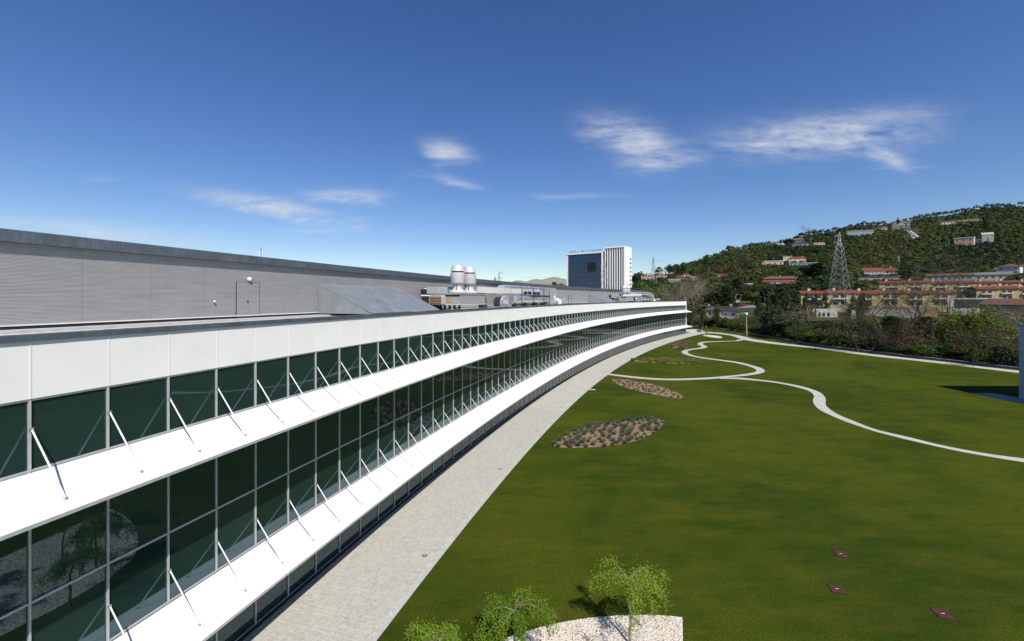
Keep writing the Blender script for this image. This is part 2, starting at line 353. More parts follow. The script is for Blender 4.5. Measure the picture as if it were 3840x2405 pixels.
t = NT('blue_curtain_glass'); v = t.coord('Object', (1, 1, 1)); t.col(t.mix(t.noise(v, .4, 2), (.017, .037, .078), (.028, .055, .105))).set(.05, 0, .5, 1.5); M['bluepane'] = t.m
M['hotel_white'] = simple('hotel_white', (.84, .83, .80), .7, 0, .03, .2); M['blue_sign'] = simple('blue_letter', (.05, .16, .42), .4, 0, .05, 4)
M['lens'] = simple('pale_lens', (.30, .33, .34), .25, 0, .05, 5); M['steel'] = simple('galvanised_steel', (.36, .38, .39), .5, .4, .15, 3)
M['wire'] = simple('power_wire', (.10, .10, .11), .6, .3, .1, 1)
M['asphalt'] = simple('asphalt', (.16, .16, .155), .9, 0, .15, .5, .2, 'World')
M['red_paint'] = simple('red_car_paint', (.42, .02, .018), .3, 0, .05, 3, .5)
t = NT('far_hill'); v = t.coord('World'); a = t.noise(v, .0035, 6, .65); b = t.noise(v, .02, 5, .7)
c = t.mix(t.ramp(a, [(.38, (0, 0, 0)), (.66, (1, 1, 1))]), (.13, .165, .15), (.30, .265, .215)); t.col(t.mix(t.ramp(b, [(.45, (0, 0, 0)), (.75, (.7,)*3)]), c, (.17, .20, .18))).set(.95, 0, .1); M['far_hill'] = t.m  # hill colours lightened to carry the haze of distance

# ------------------------------------------------------------------ the ground
from mathutils.geometry import tessellate_polygon
def sheet(name, pts, z, mat, parent=None):
    pts = [(p[0], p[1]) for p in pts]
    tris = tessellate_polygon([[Vector((p[0], p[1], 0)) for p in pts]])
    b = MB(); b.v = [(p[0], p[1], z) for p in pts]
    def up(t):
        a, b_, c = (pts[i] for i in t); return (b_[0]-a[0])*(c[1]-a[1])-(b_[1]-a[1])*(c[0]-a[0]) > 0
    b.f = [tuple(t) if up(t) else tuple(reversed(t)) for t in tris]
    return b.build(name, mat, parent)
KERB_PX = [(2590, 1223), (2625, 1226), (2662, 1230.5), (2737, 1242), (2800, 1251.5), (2899, 1269), (2974, 1284), (3048, 1295.5), (3123, 1306), (3197, 1315), (3272, 1325), (3346, 1333), (3400, 1340.5), (3566, 1358.5), (3704, 1374.5), (3815, 1387.5)]
KERB = [gp(*p) for p in KERB_PX]
KERB = [(84.0, 240.0)] + KERB + [(99.5, 70.0), (102, 50), (104, 20), (105, -30)]
KS = catmull(KERB, 6)
KTAB = sorted([(p[1], p[0]) for p in KS])
def kerbX(Y): return interp(Y, KTAB)
RIDGE = [(v[0], v[1]) for v in ((.12, 1080), (.25, 1062), (.36, 1028), (.408, 1014), (.453, 990), (.476, 968), (.499, 950), (.533, 938), (.567, 930), (.60, 924), (.635, 917), (.658, 912), (.68, 884), (.704, 878), (.76, 868), (.824, 842), (.898, 843), (.948, 822), (.9725, 812), (1.022, 806), (1.072, 786), (1.121, 777), (1.2, 771), (1.5, 760), (2.0, 755))]
def YR(u): return 620+ (1350-620)*smooth((u-.34)/.5)
def vrow(u, Y):
    """image row offset of the ground at azimuth tangent u and distance Y"""
    if Y < 400: v = interp(Y, ((120, 130), (150, 104), (200, 50), (260, 8), (320, -26), (400, -60)))
    else:
        t = min(1, (Y-400)/(YR(u)-400)); v = -60+((interp(u, RIDGE)-HOR)+60)*t**.85
    return v*smooth((u-.2)/.13) if v < 0 else v
def terrain_z(X, Y):
    u = X/max(Y, 1); Yc = min(Y, YR(u)); z = HC-vrow(u, Yc)*Yc/F
    t = max(X-kerbX(Y), Y-232) if Y > 60 else X-kerbX(Y)
    return -.35+(max(z, .2)+.35)*smooth((t-6)/46)
def hill(px, py):
    """point of the hillside seen at a column and row"""
    u = (px-1920)/F; lo, hi = 150., YR(u)
    for _ in range(40):
        mid = (lo+hi)/2
        if vrow(u, mid) > py-HOR: lo = mid
        else: hi = mid
    X = u*lo; return X, lo, terrain_z(X, lo)
b = MB(); NB = 64
ring = [(30000*math.cos(2*math.pi*k/NB), 30000*math.sin(2*math.pi*k/NB), -.6) for k in range(NB)]
b.v = [(0, 0, -.6)]+ring; b.f = [(0, 1+k, 1+(k+1) % NB) for k in range(NB)]
tag(b.build('ground', M['rough']), kind='structure')
us = np.linspace(-.1, 2.2, 150); Ys = np.concatenate([np.linspace(40, 260, 45), np.geomspace(265, 1900, 60)])
b = MB(); nu, ny = len(us), len(Ys)
for Y in Ys:
    for u in us: b.v.append((u*Y, Y, terrain_z(u*Y, Y)))
b.f = [(j*nu+i, j*nu+i+1, (j+1)*nu+i+1, (j+1)*nu+i) for j in range(ny-1) for i in range(nu-1)]
tag(b.build('hillside', M['rough'], smooth_=True), kind='structure')
# far mountain range
b = MB(); prof = ((-.4, 1105), (-.05, 1075), (.0, 1058), (.03, 1052), (.06, 1050), (.085, 1042), (.11, 1041), (.14, 1050), (.17, 1066), (.25, 1060), (.33, 1042), (.40, 1024), (.46, 1019), (.55, 1030), (.7, 1100))
pts_ = [(u, interp(u, prof)) for u in np.linspace(-.4, .7, 90)]
for (u, r) in pts_:
    top = HC+(HOR-r)*6000/F + 12*math.sin(u*140)+7*math.sin(u*333)
    for k, q in ((0, .0), (.4, .55), (1, 1), (1.5, .8)): b.v.append((u*(5200+800*k), 5200+800*k, max(-.5, top*q*(5200+800*k)/6000)))
b.f = [(4*i+k, 4*i+4+k, 4*i+5+k, 4*i+1+k) for i in range(len(pts_)-1) for k in range(3)]
tag(b.build('far_mountains', M['far_hill'], smooth_=True), kind='structure')

S0, S1 = -9*MOD, 101*MOD
lawn_pts = [arc(s, .3)[:2] for s in np.linspace(S0-6, S1, 80)] + [(84.5, 236)] + [p for p in KS if p[1] < 236] + [(-22, -30)]
tag(sheet('lawn', lawn_pts, 0, M['lawn']), kind='structure')
# paths
def strip_px(name, left, right, z=.008, mat=None, n=150, world=False):
    def rs(pts):
        q = catmull([p if world else gp(*p) for p in pts], 8); L = [0]
        for a, b_ in zip(q, q[1:]): L.append(L[-1]+math.hypot(a[0]-b_[0], a[1]-b_[1]))
        tt = np.linspace(0, L[-1], n); return list(zip(np.interp(tt, L, [p[0] for p in q]), np.interp(tt, L, [p[1] for p in q])))
    a, c = rs(left), rs(right); b = MB()
    for p, q in zip(a, c): b.v += [(p[0], p[1], z), (q[0], q[1], z)]
    b.f = [(2*i, 2*i+1, 2*i+3, 2*i+2) for i in range(n-1)]
    o = b.build(name, mat or M['path'])
    me = o.data
    if me.polygons[n//2].normal.z < 0: me.flip_normals()
    return tag(o, kind='structure')
def c1(pts): return [(2240+x/4.0233, 1200+y/4.0233) for x, y in pts]
up1 = c1([(2118, 300), (2060, 315), (1900, 320), (1700, 325), (1570, 335), (1520, 355), (1510, 366), (1530, 380), (1570, 398), (1570, 410), (1520, 425), (1400, 440), (1300, 462), (1272, 485), (1285, 505), (1350, 530), (1450, 556), (1600, 583), (1800, 610), (2000, 638), (2150, 665), (2280, 700), (2370, 735), (2400, 760), (2390, 780), (2330, 800), (2200, 820), (2050, 838), (1900, 852), (1700, 868), (1450, 880), (1200, 888), (950, 885), (700, 868), (450, 843), (250, 820), (150, 806)])
lo1 = c1([(2195, 298), (2185, 312), (2100, 320), (1900, 328), (1720, 335), (1620, 345), (1590, 360), (1600, 375), (1650, 398), (1660, 410), (1630, 425), (1540, 440), (1440, 452), (1380, 465), (1360, 485), (1375, 505), (1430, 530), (1520, 553), (1680, 578), (1850, 600), (2050, 625), (2200, 650), (2330, 685)]) + [(2849.7, 1379.2), (2864.6, 1386.6), (2868.4, 1392), (2863.4, 1397), (2844.7, 1402.8), (2800, 1409.5)] + c1([(2150, 852), (1950, 870), (1700, 895), (1450, 905), (1200, 912), (950, 908), (700, 892), (450, 868), (250, 842), (130, 828)])
strip_px('winding_path', up1, lo1, .012, n=260)
upB = c1([(1850, 872)]) + [(2742, 1416.2), (2774.4, 1417.2), (2811.7, 1420), (2849.7, 1424.4), (2899.4, 1430), (2949, 1438), (2998.8, 1447.5), (3036, 1457.5), (3069.6, 1469.6), (3090.5, 1485.3), (3096.7, 1502.7), (3095.7, 1514.8), (3104.4, 1528.8), (3139.2, 1553), (3208.8, 1582.7), (3278.4, 1608.8), (3348, 1626.2), (3417.6, 1642.5), (3522, 1668), (3626.3, 1688.8), (3730.7, 1706.2), (3840, 1720), (4000, 1741)]
loB = c1([(1850, 893)]) + [(2712, 1421.2), (2762, 1422.2), (2811.7, 1426), (2849.7, 1429.4), (2899.4, 1435), (2949, 1443.8), (2998.8, 1455.5), (3027.8, 1464.4), (3045.2, 1474.8), (3052.9, 1487), (3048.7, 1501), (3052.2, 1514.8), (3069.6, 1534), (3104.4, 1553), (3156.6, 1575.7), (3208.8, 1594.6), (3278.4, 1617.7), (3348, 1636), (3417.6, 1653), (3522, 1677), (3626.3, 1698.5), (3730.7, 1716.6), (3840, 1734), (4000, 1757)]
strip_px('garden_path', upB, loB, .008, n=200)
upR = c1([(1560, 168), (1650, 180), (1800, 190), (1950, 208), (2100, 228), (2250, 260)]) + [(2825, 1271.8), (2874.6, 1279.8), (2949, 1289.7), (3023.7, 1298.2), (3098.3, 1307), (3172.8, 1316.3), (3247.4, 1326), (3322, 1334), (3400, 1342.6), (3558.7, 1359.8), (3664.5, 1373.5), (3815.3, 1390.2), (4100, 1424)]
loR = c1([(1560, 215), (1620, 200), (1800, 210), (1950, 228), (2050, 248), (2115, 272), (2195, 300)]) + [(2849.7, 1284.7), (2924.3, 1293.4), (3023.7, 1304), (3123, 1317), (3222.5, 1329.8), (3322, 1341.9), (3400, 1349.6), (3558.7, 1367.5), (3664.5, 1380.5), (3815.3, 1398.7), (4100, 1434)]
strip_px('boundary_path', upR, loR, .016, n=200)
# pavement along the facade: sand bed, setts near, paving texture beyond
PAVE_OUT = 4.95
def arc_strip(name, s0, s1, o0, o1, z, mat, step=1.0, parent=None):
    n = max(2, int((s1-s0)/step)); b = MB()
    for i in range(n+1):
        s = s0+(s1-s0)*i/n; a = arc(s, -o0); c = arc(s, -o1); b.v += [(a[0], a[1], z), (c[0], c[1], z)]
    b.f = [(2*i, 2*i+1, 2*i+3, 2*i+2) for i in range(n)]
    o = b.build(name, mat, parent)
    if o.data.polygons[0].normal.z < 0: o.data.flip_normals()
    return o
NEAR = 44.0
pave = tag(arc_strip('pavement', S0, NEAR, .05, PAVE_OUT, .012, M['mortar']), kind='structure')
arc_strip('sett_paving', NEAR, S1+1, .05, PAVE_OUT, .022, M['paving'], parent=pave)
sheet('end_paving', [arc(S1+.5, -5.0)[:2], gp(2636, 1253), gp(2665, 1247.5), gp(2632, 1242.3), gp(2606, 1240.2), arc(S1, .0)[:2]], .018, M['paving'], pave)
# individual setts: rows across the pavement, jittered; the largest in view are objects, the rest one mesh
rs = np.random.RandomState(5); big = []; vv = []
def sett_pts(s, o, ls, lo, h):
    j = rs.uniform(-.008, .008, 8)
    base = ((s-ls/2+j[0], o-lo/2+j[1]), (s+ls/2+j[2], o-lo/2+j[3]), (s+ls/2+j[4], o+lo/2+j[5]), (s-ls/2+j[6], o+lo/2+j[7]))
    pts = []
    for k, (z, sh) in enumerate(((.0, 1.0), (h, .86))):
        for (ss, oo) in base:
            x, y, _ = arc(s+(ss-s)*sh, -(o+(oo-o)*sh)); pts.append((x, y, .012+z))
    return pts
SF = ((4, 5, 6, 7), (0, 1, 5, 4), (1, 2, 6, 5), (2, 3, 7, 6), (3, 0, 4, 7))
s = 4.2
while s < NEAR:
    ls = rs.uniform(.095, .125); o = .12+rs.uniform(0, .06); bend = .10*math.sin(s*.9)
    while o < PAVE_OUT-.08:
        lo = rs.uniform(.10, .15)
        x, y, _ = arc(s, -o)
        px = 1920+F*x/max(y, 1); py = HOR+F*HC/max(y, 1)
        if 300 < px < 2500 and py < 2520 and not (s > 30 and rs.rand() < 0):
            so_ = s+bend*(o-2.5)*.25
            P = sett_pts(so_, o+lo/2, ls-.014, lo-.014, rs.uniform(.008, .018))
            big.append((-y, P))
        o += lo
    s += ls
big.sort(key=lambda q: abs(-q[0]-16.9))
for _, P in big[:300]:
    b = MB(); b.v = P; b.f = list(SF); b.build('sett', M['sett'], pave)
n_ = len(big)-300
P = np.array([q[1] for q in big[300:]], dtype=np.float32); q_ = P[:, [i for f_ in SF for i in f_], :].reshape(-1, 3)
o = link('setts', np_mesh('setts', q_, 4, M['sett']), pave); o['kind'] = 'stuff'
# kerb stones between pavement and lawn
kb = MB().prism([(-.11, 0), (-.11, .02), (-.10, .03), (.13, .03), (.14, .02), (.14, 0)], .006, .994).mesh('kerb_stone', M['kerb'])
s = 2.0
while s < 64: p, r = frame(s, -PAVE_OUT-.14, .002); link('kerb_stone', kb, pave, p, r); s += 1.0
arc_strip('kerb_strip', 64, S1+4, PAVE_OUT, PAVE_OUT+.28, .028, M['kerb'], parent=pave)
# ground lights, drain plates, cover plates
def ground_light(px, py, r=.105):
    x, y = gp(px, py); g = thing('ground_light', LAB, 'light', (x, y, .02), 0, 'recessed lights in the pavement')
    MB().lathe([(r*1.22, 0), (r*1.22, .012), (r, .018), (r*.82, .018)], 18).build('rim', M['dark'], g, True)
    MB().lathe([(r*.8, .012), (r*.8, .02), (r*.3, .023)], 18).build('lens', M['lens'], g, True)
LAB = 'round recessed ground light in the pavement nearest the camera'; ground_light(1592, 2086)
LAB = 'round recessed ground light in the pavement, second from the camera'; ground_light(1877, 1760.5)
LAB = 'small dark ground light on the pavement beside the lavender bed'; ground_light(2011, 1618)
LAB = 'small dark ground light on the pavement beyond the lavender bed'; ground_light(2104, 1528)
x, y = gp(1644, 2024); _, rr = frame(11, 0); tag(MB().box(-.22, .22, -.17, .17, 0, .014).build('cover_plate', M['kerb'], None, loc=(x, y, .024), rot=rr), 'pale square cover plate set in the setts near the kerb', 'cover')
x, y = gp(2219.5, 1462); tag(MB().box(-.5, .5, -.25, .25, 0, .05).build('cover_slab', M['kerb'], None, loc=(x, y, 0), rot=-.1), 'small pale slab lying on the lawn by the pavement edge', 'cover')
for px, py, lab in ((3152.5, 2079, 'rusty square hatch in the lawn, farthest of three'), (3139, 2211, 'rusty square hatch in the lawn, middle of three'), (3536, 2304, 'rusty square hatch in the lawn near the lower right corner')):
    x, y = gp(px, py); h_ = thing('lawn_hatch', lab, 'hatch', (x, y, 0), -.25, 'rusty hatches in the lawn')
    MB().box(-.31, .31, -.31, .31, -.05, .022).build('frame', M['dark'], h_); MB().box(-.285, .285, -.285, .285, .0, .034).build('plate', M['rust'], h_); MB().tube((-.06, 0, .04), (.06, 0, .04), .008).build('handle', M['grey'], h_)
# boundary kerb wall and fence
kw = tag(link('boundary_wall', None), 'low grey concrete kerb wall along the far edge of the lawn', 'wall')
kk = [p for p in KS if 20 < p[1] < 238]
b = MB(); bt = MB()
for p, q in zip(kk, kk[1:]):
    d = Vector((q[0]-p[0], q[1]-p[1])).normalized(); nx, ny_ = -d.y, d.x
    if nx > 0: nx, ny_ = -nx, -ny_
    i = len(b.v); w_ = .3; nx, ny_ = -nx, -ny_
    b.v += [(p[0], p[1], 0), (q[0], q[1], 0), (q[0], q[1], .42), (p[0], p[1], .42), (p[0]+nx*w_, p[1]+ny_*w_, .42), (q[0]+nx*w_, q[1]+ny_*w_, .42), (p[0]+nx*w_, p[1]+ny_*w_, -.6), (q[0]+nx*w_, q[1]+ny_*w_, -.6)]
    b.f += [(i, i+1, i+2, i+3), (i+4, i+5, i+7, i+6)]
    j = len(bt.v); e = .04
    bt.v += [(p[0]-nx*e, p[1]-ny_*e, .42), (q[0]-nx*e, q[1]-ny_*e, .42), (q[0]-nx*e, q[1]-ny_*e, .5), (p[0]-nx*e, p[1]-ny_*e, .5), (q[0]+nx*(w_+e), q[1]+ny_*(w_+e), .5), (p[0]+nx*(w_+e), p[1]+ny_*(w_+e), .5)]
    bt.f += [(j, j+1, j+2, j+3), (j+3, j+2, j+4, j+5)]
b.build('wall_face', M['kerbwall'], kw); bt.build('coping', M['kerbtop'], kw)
fn = thing('mesh_fence', 'thin dark wire mesh fence with slim posts on the boundary kerb', 'fence')
pm = MB().box(-.04, .04, -.04, .04, 0, 2.0).mesh('post', M['dark']); d_ = 0; pr = None; wb = MB(); lastp = None
for p in kk:
    if pr: d_ += math.hypot(p[0]-pr[0], p[1]-pr[1])
    pr = p
    if p[1] < 175 and (lastp is None or d_ > 4):
        d_ = 0; link('post', pm, fn, (p[0]+.15, p[1], .5))
        if lastp:
            for z in (.75, 1.05, 1.35, 1.65, 1.95, 2.25): wb.tube((lastp[0]+.15, lastp[1], z), (p[0]+.15, p[1], z), .008, n=3, cap=False)
        lastp = p
wb.build('wires', M['dark'], fn)

# ------------------------------------------------------------------ the curved office building
PZ, RZ, SZ, TZ = HC-.63663*MOD, HC-2.61471*MOD, HC-4.59339*MOD, HC-5.9529*MOD
QZ = HC-1.542*MOD; COPZ = HC-.533*MOD; ROOFZ = HC-.83*MOD; WBOT = HC-.69*MOD
WOFF = 6*MOD; WTOP = HC+1.69*MOD; WCB = HC+1.381*MOD
bld = thing('office_building', 'long curved white and glass office building with two projecting canopies', 'building', (0, 0, 0))
def inner(o0, o1, z0, z1, s0, s1, step=3.4):
    """solid curved block between two offsets"""
    n = int((s1-s0)/step)+1; b = MB()
    for i in range(n+1):
        s = s0+(s1-s0)*i/n
        for o_, z in ((o0, z0), (o0, z1), (o1, z1), (o1, z0)): x, y, _ = arc(s, o_); b.v.append((x, y, z))
    for i in range(n):
        for k in range(4): a = 4*i+k; c = 4*i+(k+1) % 4; b.f.append((a, c, c+4, a+4))
    b.f += [(3, 2, 1, 0), (4*n, 4*n+1, 4*n+2, 4*n+3)]; return b
inner(.14, 12, 0, RZ+1.8, S0, S1-.2).build('core', M['dark_core'], bld)
inner(.16, WOFF+14, 11.4, ROOFZ, S0, S1-.2).build('roof_slab', M['roof_gravel'], bld)
inner(.062, .30, ROOFZ, COPZ-.03, S0, S1-.3).build('upstand', M['upstand'], bld)
inner(WOFF-.02, WOFF+.06, ROOFZ, WBOT, S0, 161).build('wall_base', M['dark'], bld); inner(WOFF-1.2, WOFF-.05, ROOFZ, WBOT-.14, S0, 161).build('wall_ledge', M['concrete'], bld)
inner(WOFF+.05, WOFF+14, ROOFZ, WTOP-.18, S0, 161.2).build('rear_volume', M['zinc'], bld)
# facade modules
def mesh_cache(b, name, mat, sm=False): return b.mesh(name, mat, sm)
W = MOD; g = .012
me_panel = MB().box(g, W-g, -.07, .13, QZ+.05, PZ).mesh('white_panel', M['panel'])
me_batten = MB().box(-.016, .016, -.078, .0, QZ+.05, PZ).mesh('joint_batten', M['strut'])
mw = .023
def fr(z0, z1, mids=(), drop=0):
    b = MB().box(-mw, mw, -.055, .10, z0, z1).box(mw, W-mw, -.045, .09, z1-.055, z1-.002).box(mw, W-mw, -.045, .09, z0+.002, z0+.065)
    for z in mids: b.box(mw, W-mw, -.045, .09, z-.03, z+.03)
    return b
me_up = fr(RZ-.02, QZ+.05).mesh('window', M['alu']); me_mid = fr(TZ-.02, RZ-.10, (SZ,)).mesh('window', M['alu']); me_gr = fr(.06, TZ-.12).mesh('window', M['alu'])
me_plinth = MB().box(0, W, -.16, .08, 0, .10).mesh('plinth', M['dark'])
def pane(z0, z1): return MB().box(mw, W-mw, 0, .03, z0, z1)
PANES = ((RZ+.045, QZ-.005), (SZ+.03, RZ-.155), (TZ+.045, SZ-.03), (.125, TZ-.175))
me_pane = [pane(*p).mesh('pane', M['glass']) for p in PANES]
def canopy(zr, zo, d):
    t_ = .07; return [(-.09, zr-.015), (-d, zo), (-d, zo-t_), (-.09, zr-.22)]
C1 = (RZ, HC-3.015*MOD, 1.05*MOD); C2 = (TZ, HC-6.335*MOD, 1.085*MOD)
def canm(c):
    b = MB().prism(canopy(*c), .009, W-.009); return b
me_c = [canm(c).mesh('canopy_panel', M['canopy']) for c in (C1, C2)]
me_e = [MB().box(.0, W, -c[2]-.022, -c[2], c[1]-.085, c[1]+.006).mesh('edge_trim', M['alu']) for c in (C1, C2)]
def strutm(ztop, c):
    ya = -.8*MOD; za = c[0]+(c[1]-c[0])*(.8*MOD-.09)/(c[2]-.09)-.015
    b = MB().tube((0, -.12, ztop), (0, ya, za+.05), .021, n=8)
    return b, (ya, za, ztop)
st1, a1 = strutm(HC-1.972*MOD, C1); st2, a2 = strutm(HC-5.326*MOD, C2)
me_s = [st1.mesh('strut', M['strut'], True), st2.mesh('strut', M['strut'], True)]
me_b = []
for (ya, za, zt) in (a1, a2): me_b.append((MB().box(-.03, .03, -.14, -.05, zt-.045, zt+.045).mesh('bracket', M['bracket']), MB().box(-.028, .028, ya-.06, ya+.05, za+.003, za+.06).mesh('bracket', M['bracket'])))
NIND = 62
def xf(b, s):
    """module-local geometry moved to arc position s"""
    p, r = frame(s, 0); c_, s_ = math.cos(r), math.sin(r)
    return [(p[0]+x*c_-y*s_, p[1]+x*s_+y*c_, z) for x, y, z in b]
far = {k: MB() for k in ('white_panels', 'window_frames', 'glass_panes', 'canopies', 'canopy_trims', 'struts', 'plinths')}
def addfar(k, me, s):
    b = far[k]; i = len(b.v); b.v += xf([tuple(v.co) for v in me.vertices], s); b.f += [tuple(i+q for q in p.vertices) for p in me.polygons]
for i in range(-9, 101):
    s = i*MOD; p, r = frame(s, 0)
    x1_, y1_, _ = arc(s+MOD, 0); r = math.atan2(y1_-p[1], x1_-p[0])
    if i < NIND:
        link('white_panel', me_panel, bld, p, r); link('joint_batten', me_batten, bld, p, r)
        ws = [link('window', m_, bld, p, r) for m_ in (me_up, me_mid, me_gr)]
        for k, m_ in enumerate(me_pane):
            q = link('pane', m_, ws[(0, 1, 1, 2)[k]], None, None); q.rotation_euler = (R_.gauss(0, .0005), 0, R_.gauss(0, .0011))
        link('plinth', me_plinth, bld, p, r)
        for k in (0, 1):
            cp = link('canopy_panel', me_c[k], bld, p, r); link('edge_trim', me_e[k], cp)
            st = link('strut', me_s[k], bld, p, r); [link('bracket', mb_, st) for mb_ in me_b[k]]
    else:
        for k, me in (('white_panels', me_panel), ('window_frames', me_up), ('window_frames', me_mid), ('window_frames', me_gr), ('plinths', me_plinth), *(('glass_panes', m_) for m_ in me_pane), *(('canopies', m_) for m_ in me_c), *(('canopy_trims', m_) for m_ in me_e), *(('struts', m_) for m_ in me_s)): addfar(k, me, s)
for k, mt in (('white_panels', 'panel'), ('window_frames', 'alu'), ('glass_panes', 'glass'), ('canopies', 'canopy'), ('canopy_trims', 'alu'), ('struts', 'strut'), ('plinths', 'dark')):
    o = far[k].build(k, M[mt], bld); o['kind'] = 'stuff'
# coping in lengths of two modules
me_cop = MB().prism([(-.13, PZ-.005), (-.13, COPZ-.03), (-.11, COPZ), (.06, COPZ-.01), (.06, PZ-.005)], .004, 2*W-.004).mesh('coping', M['zinc'])
me_copj = MB().prism([(-.137, PZ-.0), (-.137, COPZ-.025), (-.113, COPZ+.007), (.06, COPZ-.003), (.06, PZ-.0)], -.05, .05).mesh('coping_joint', M['zinc'])
for i in range(-9, 101, 2):
    s = i*MOD; p, r = frame(s, 0); x1_, y1_, _ = arc(s+2*MOD, 0); r = math.atan2(y1_-p[1], x1_-p[0])
    c = link('coping', me_cop, bld, p, r); link('coping_joint', me_copj, c)
# end corner: white post, closing canopies and end wall
p, r = frame(S1, 0)
MB().box(-.05, .34, -.14, .3, 0, PZ+.02).build('corner_post', M['panel'], bld, loc=p, rot=r)
for c in (C1, C2):
    b = MB().prism([(q[0], q[1]) for q in canopy(*c)], .0, .34)
    zr, zo, d = c; i = len(b.v)
    b.v += [(.3, -.09, zr-.02), (.3, -d, zo), (.3+d, -d, zo-.0), (.3+d, 9, zo), (.3, 9, zr-.02), (.3, -.09, zr-.2), (.3, -d, zo-.07), (.3+d, -d, zo-.07), (.3+d, 9, zo-.07), (.3, 9, zr-.2)]
    b.f += [(i, i+1, i+2), (i, i+2, i+3, i+4), (i+5, i+7, i+6), (i+5, i+9, i+8, i+7), (i+2, i+7, i+8, i+3), (i+1, i+6, i+7, i+2)]
    b.build('end_canopy', M['canopy'], bld, loc=p, rot=r)
    for y in (-.05, 1.6, 3.3): MB().tube((.34, y, zr+1.12), (.3+.8*d, y, zr+(zo-zr)*.8+.04), .026).build('strut', M['strut'], bld, loc=p, rot=r)
MB().box(-.1, .3, .3, 24, 0, PZ).build('end_wall', M['panel'], bld, loc=p, rot=r)
for z0, z1 in ((RZ+.1, QZ), (TZ+.1, RZ-.3), (.2, TZ-.3)): MB().box(.3, .33, .8, 23, z0, z1).build('end_window', M['glass'], bld, loc=p, rot=r)
MB().tube((0, .1, COPZ), (0, .1, COPZ+.9), .05).build('roof_post', M['pipe'], bld, loc=p, rot=r)
# ribbed rear wall in panels, with zinc coping
PS = 2.9; PW = PS*(RAD+WOFF)/RAD; nr = 62; zb, zt = WBOT+.05, WCB+.12
prof = []; dz = (zt-zb)/nr
for k in range(nr):
    z = zb+k*dz; prof += [(0, z), (0, z+dz*.45), (.011, z+dz*.55), (.011, z+dz*.92)]
b = MB()
for (y, z) in prof: b.v += [(.004, y, z), (PW-.004, y, z)]
b.f = [(2*k, 2*k+1, 2*k+3, 2*k+2) for k in range(len(prof)-1)]
me_rib = b.mesh('ribbed_panel', M['ribbed'])
me_wcop = MB().prism([(-.26, WCB), (-.26, WTOP-.04), (-.22, WTOP), (.5, WTOP-.02), (.5, WCB), (.0, WCB)], .004, PW-.004).mesh('roof_edge', M['zinc'])
me_wcj = MB().prism([(-.267, WCB-.005), (-.267, WTOP-.035), (-.222, WTOP+.008), (.5, WTOP-.012), (.5, WCB+.01)], -.045, .045).mesh('edge_joint', M['zinc'])
me_flash = MB().box(0, PW, -.06, .05, WBOT, WBOT+.05).mesh('base_flashing', M['pipe'])
s = 6.68-7*PS
while s < 160:
    p, r = frame(s, WOFF); x1_, y1_, _ = arc(s+PS, WOFF); r = math.atan2(y1_-p[1], x1_-p[0])
    if not 70.9 < s+1.4 < 80: link('ribbed_panel', me_rib, bld, p, r)
    link('base_flashing', me_flash, bld, p, r)
    c = link('roof_edge', me_wcop, bld, p, r); link('edge_joint', me_wcj, c); s += PS
inner(WOFF-.01, WOFF+.2, ROOFZ+.2, WCB-1.6, 69.3, 79.8).build('lower_cladding', M['ribbed'], bld)
inner(WOFF+.04, WOFF+.2, WCB-1.6, WCB, 69.3, 79.8).build('louvre_opening', M['black'], bld)
# roof door
p, r = frame(14.51, WOFF); dr = link('roof_door', None, bld, p, r); DH = 2.26; z0 = WBOT-.04; DW = 1.71
MB().box(-.03, DW+.03, -.03, 0, z0-.02, z0+DH+.03).build('door_gap', M['black'], dr)
for k in (0, 1):
    b = MB(); n2 = 38; zz = [z0+.02+(DH-.04)*q/n2 for q in range(n2)]
    x0_, x1q = (.012, DW/2-.012) if k == 0 else (DW/2+.012, DW-.012)
    b.box(x0_, x1q, -.046, -.028, z0, z0+DH)
    for z in zz: b.box(x0_+.02, x1q-.02, -.054, -.046, z, z+.028)
    b.build('door_leaf', M['ribbed'], dr)
MB().box(DW/2-.09, DW/2-.03, -.10, -.046, z0+.95, z0+1.07).build('door_handle', M['black'], dr)
def bulkhead(s, z, rad, lab):
    p, r = frame(s, WOFF-.1, z); g_ = thing('wall_lamp', lab, 'lamp', p, r)
    MB().lathe([(rad*.2, -rad), (rad*.72, -rad*.72), (rad, -rad*.1), (rad*.98, rad*.25), (rad*.72, rad*.72), (rad*.25, rad*.98)], 16).build('shade', M['pipe'], g_, True); MB().box(-.05, .05, 0, .14, -.05, .05).build('bracket', M['grey'], g_)
bulkhead(15.38, z0+DH+.24, .15, 'white globe lamp above the roof door'); bulkhead(13.0, WBOT+.98, .07, 'small white lamp low on the ribbed wall left of the roof door')
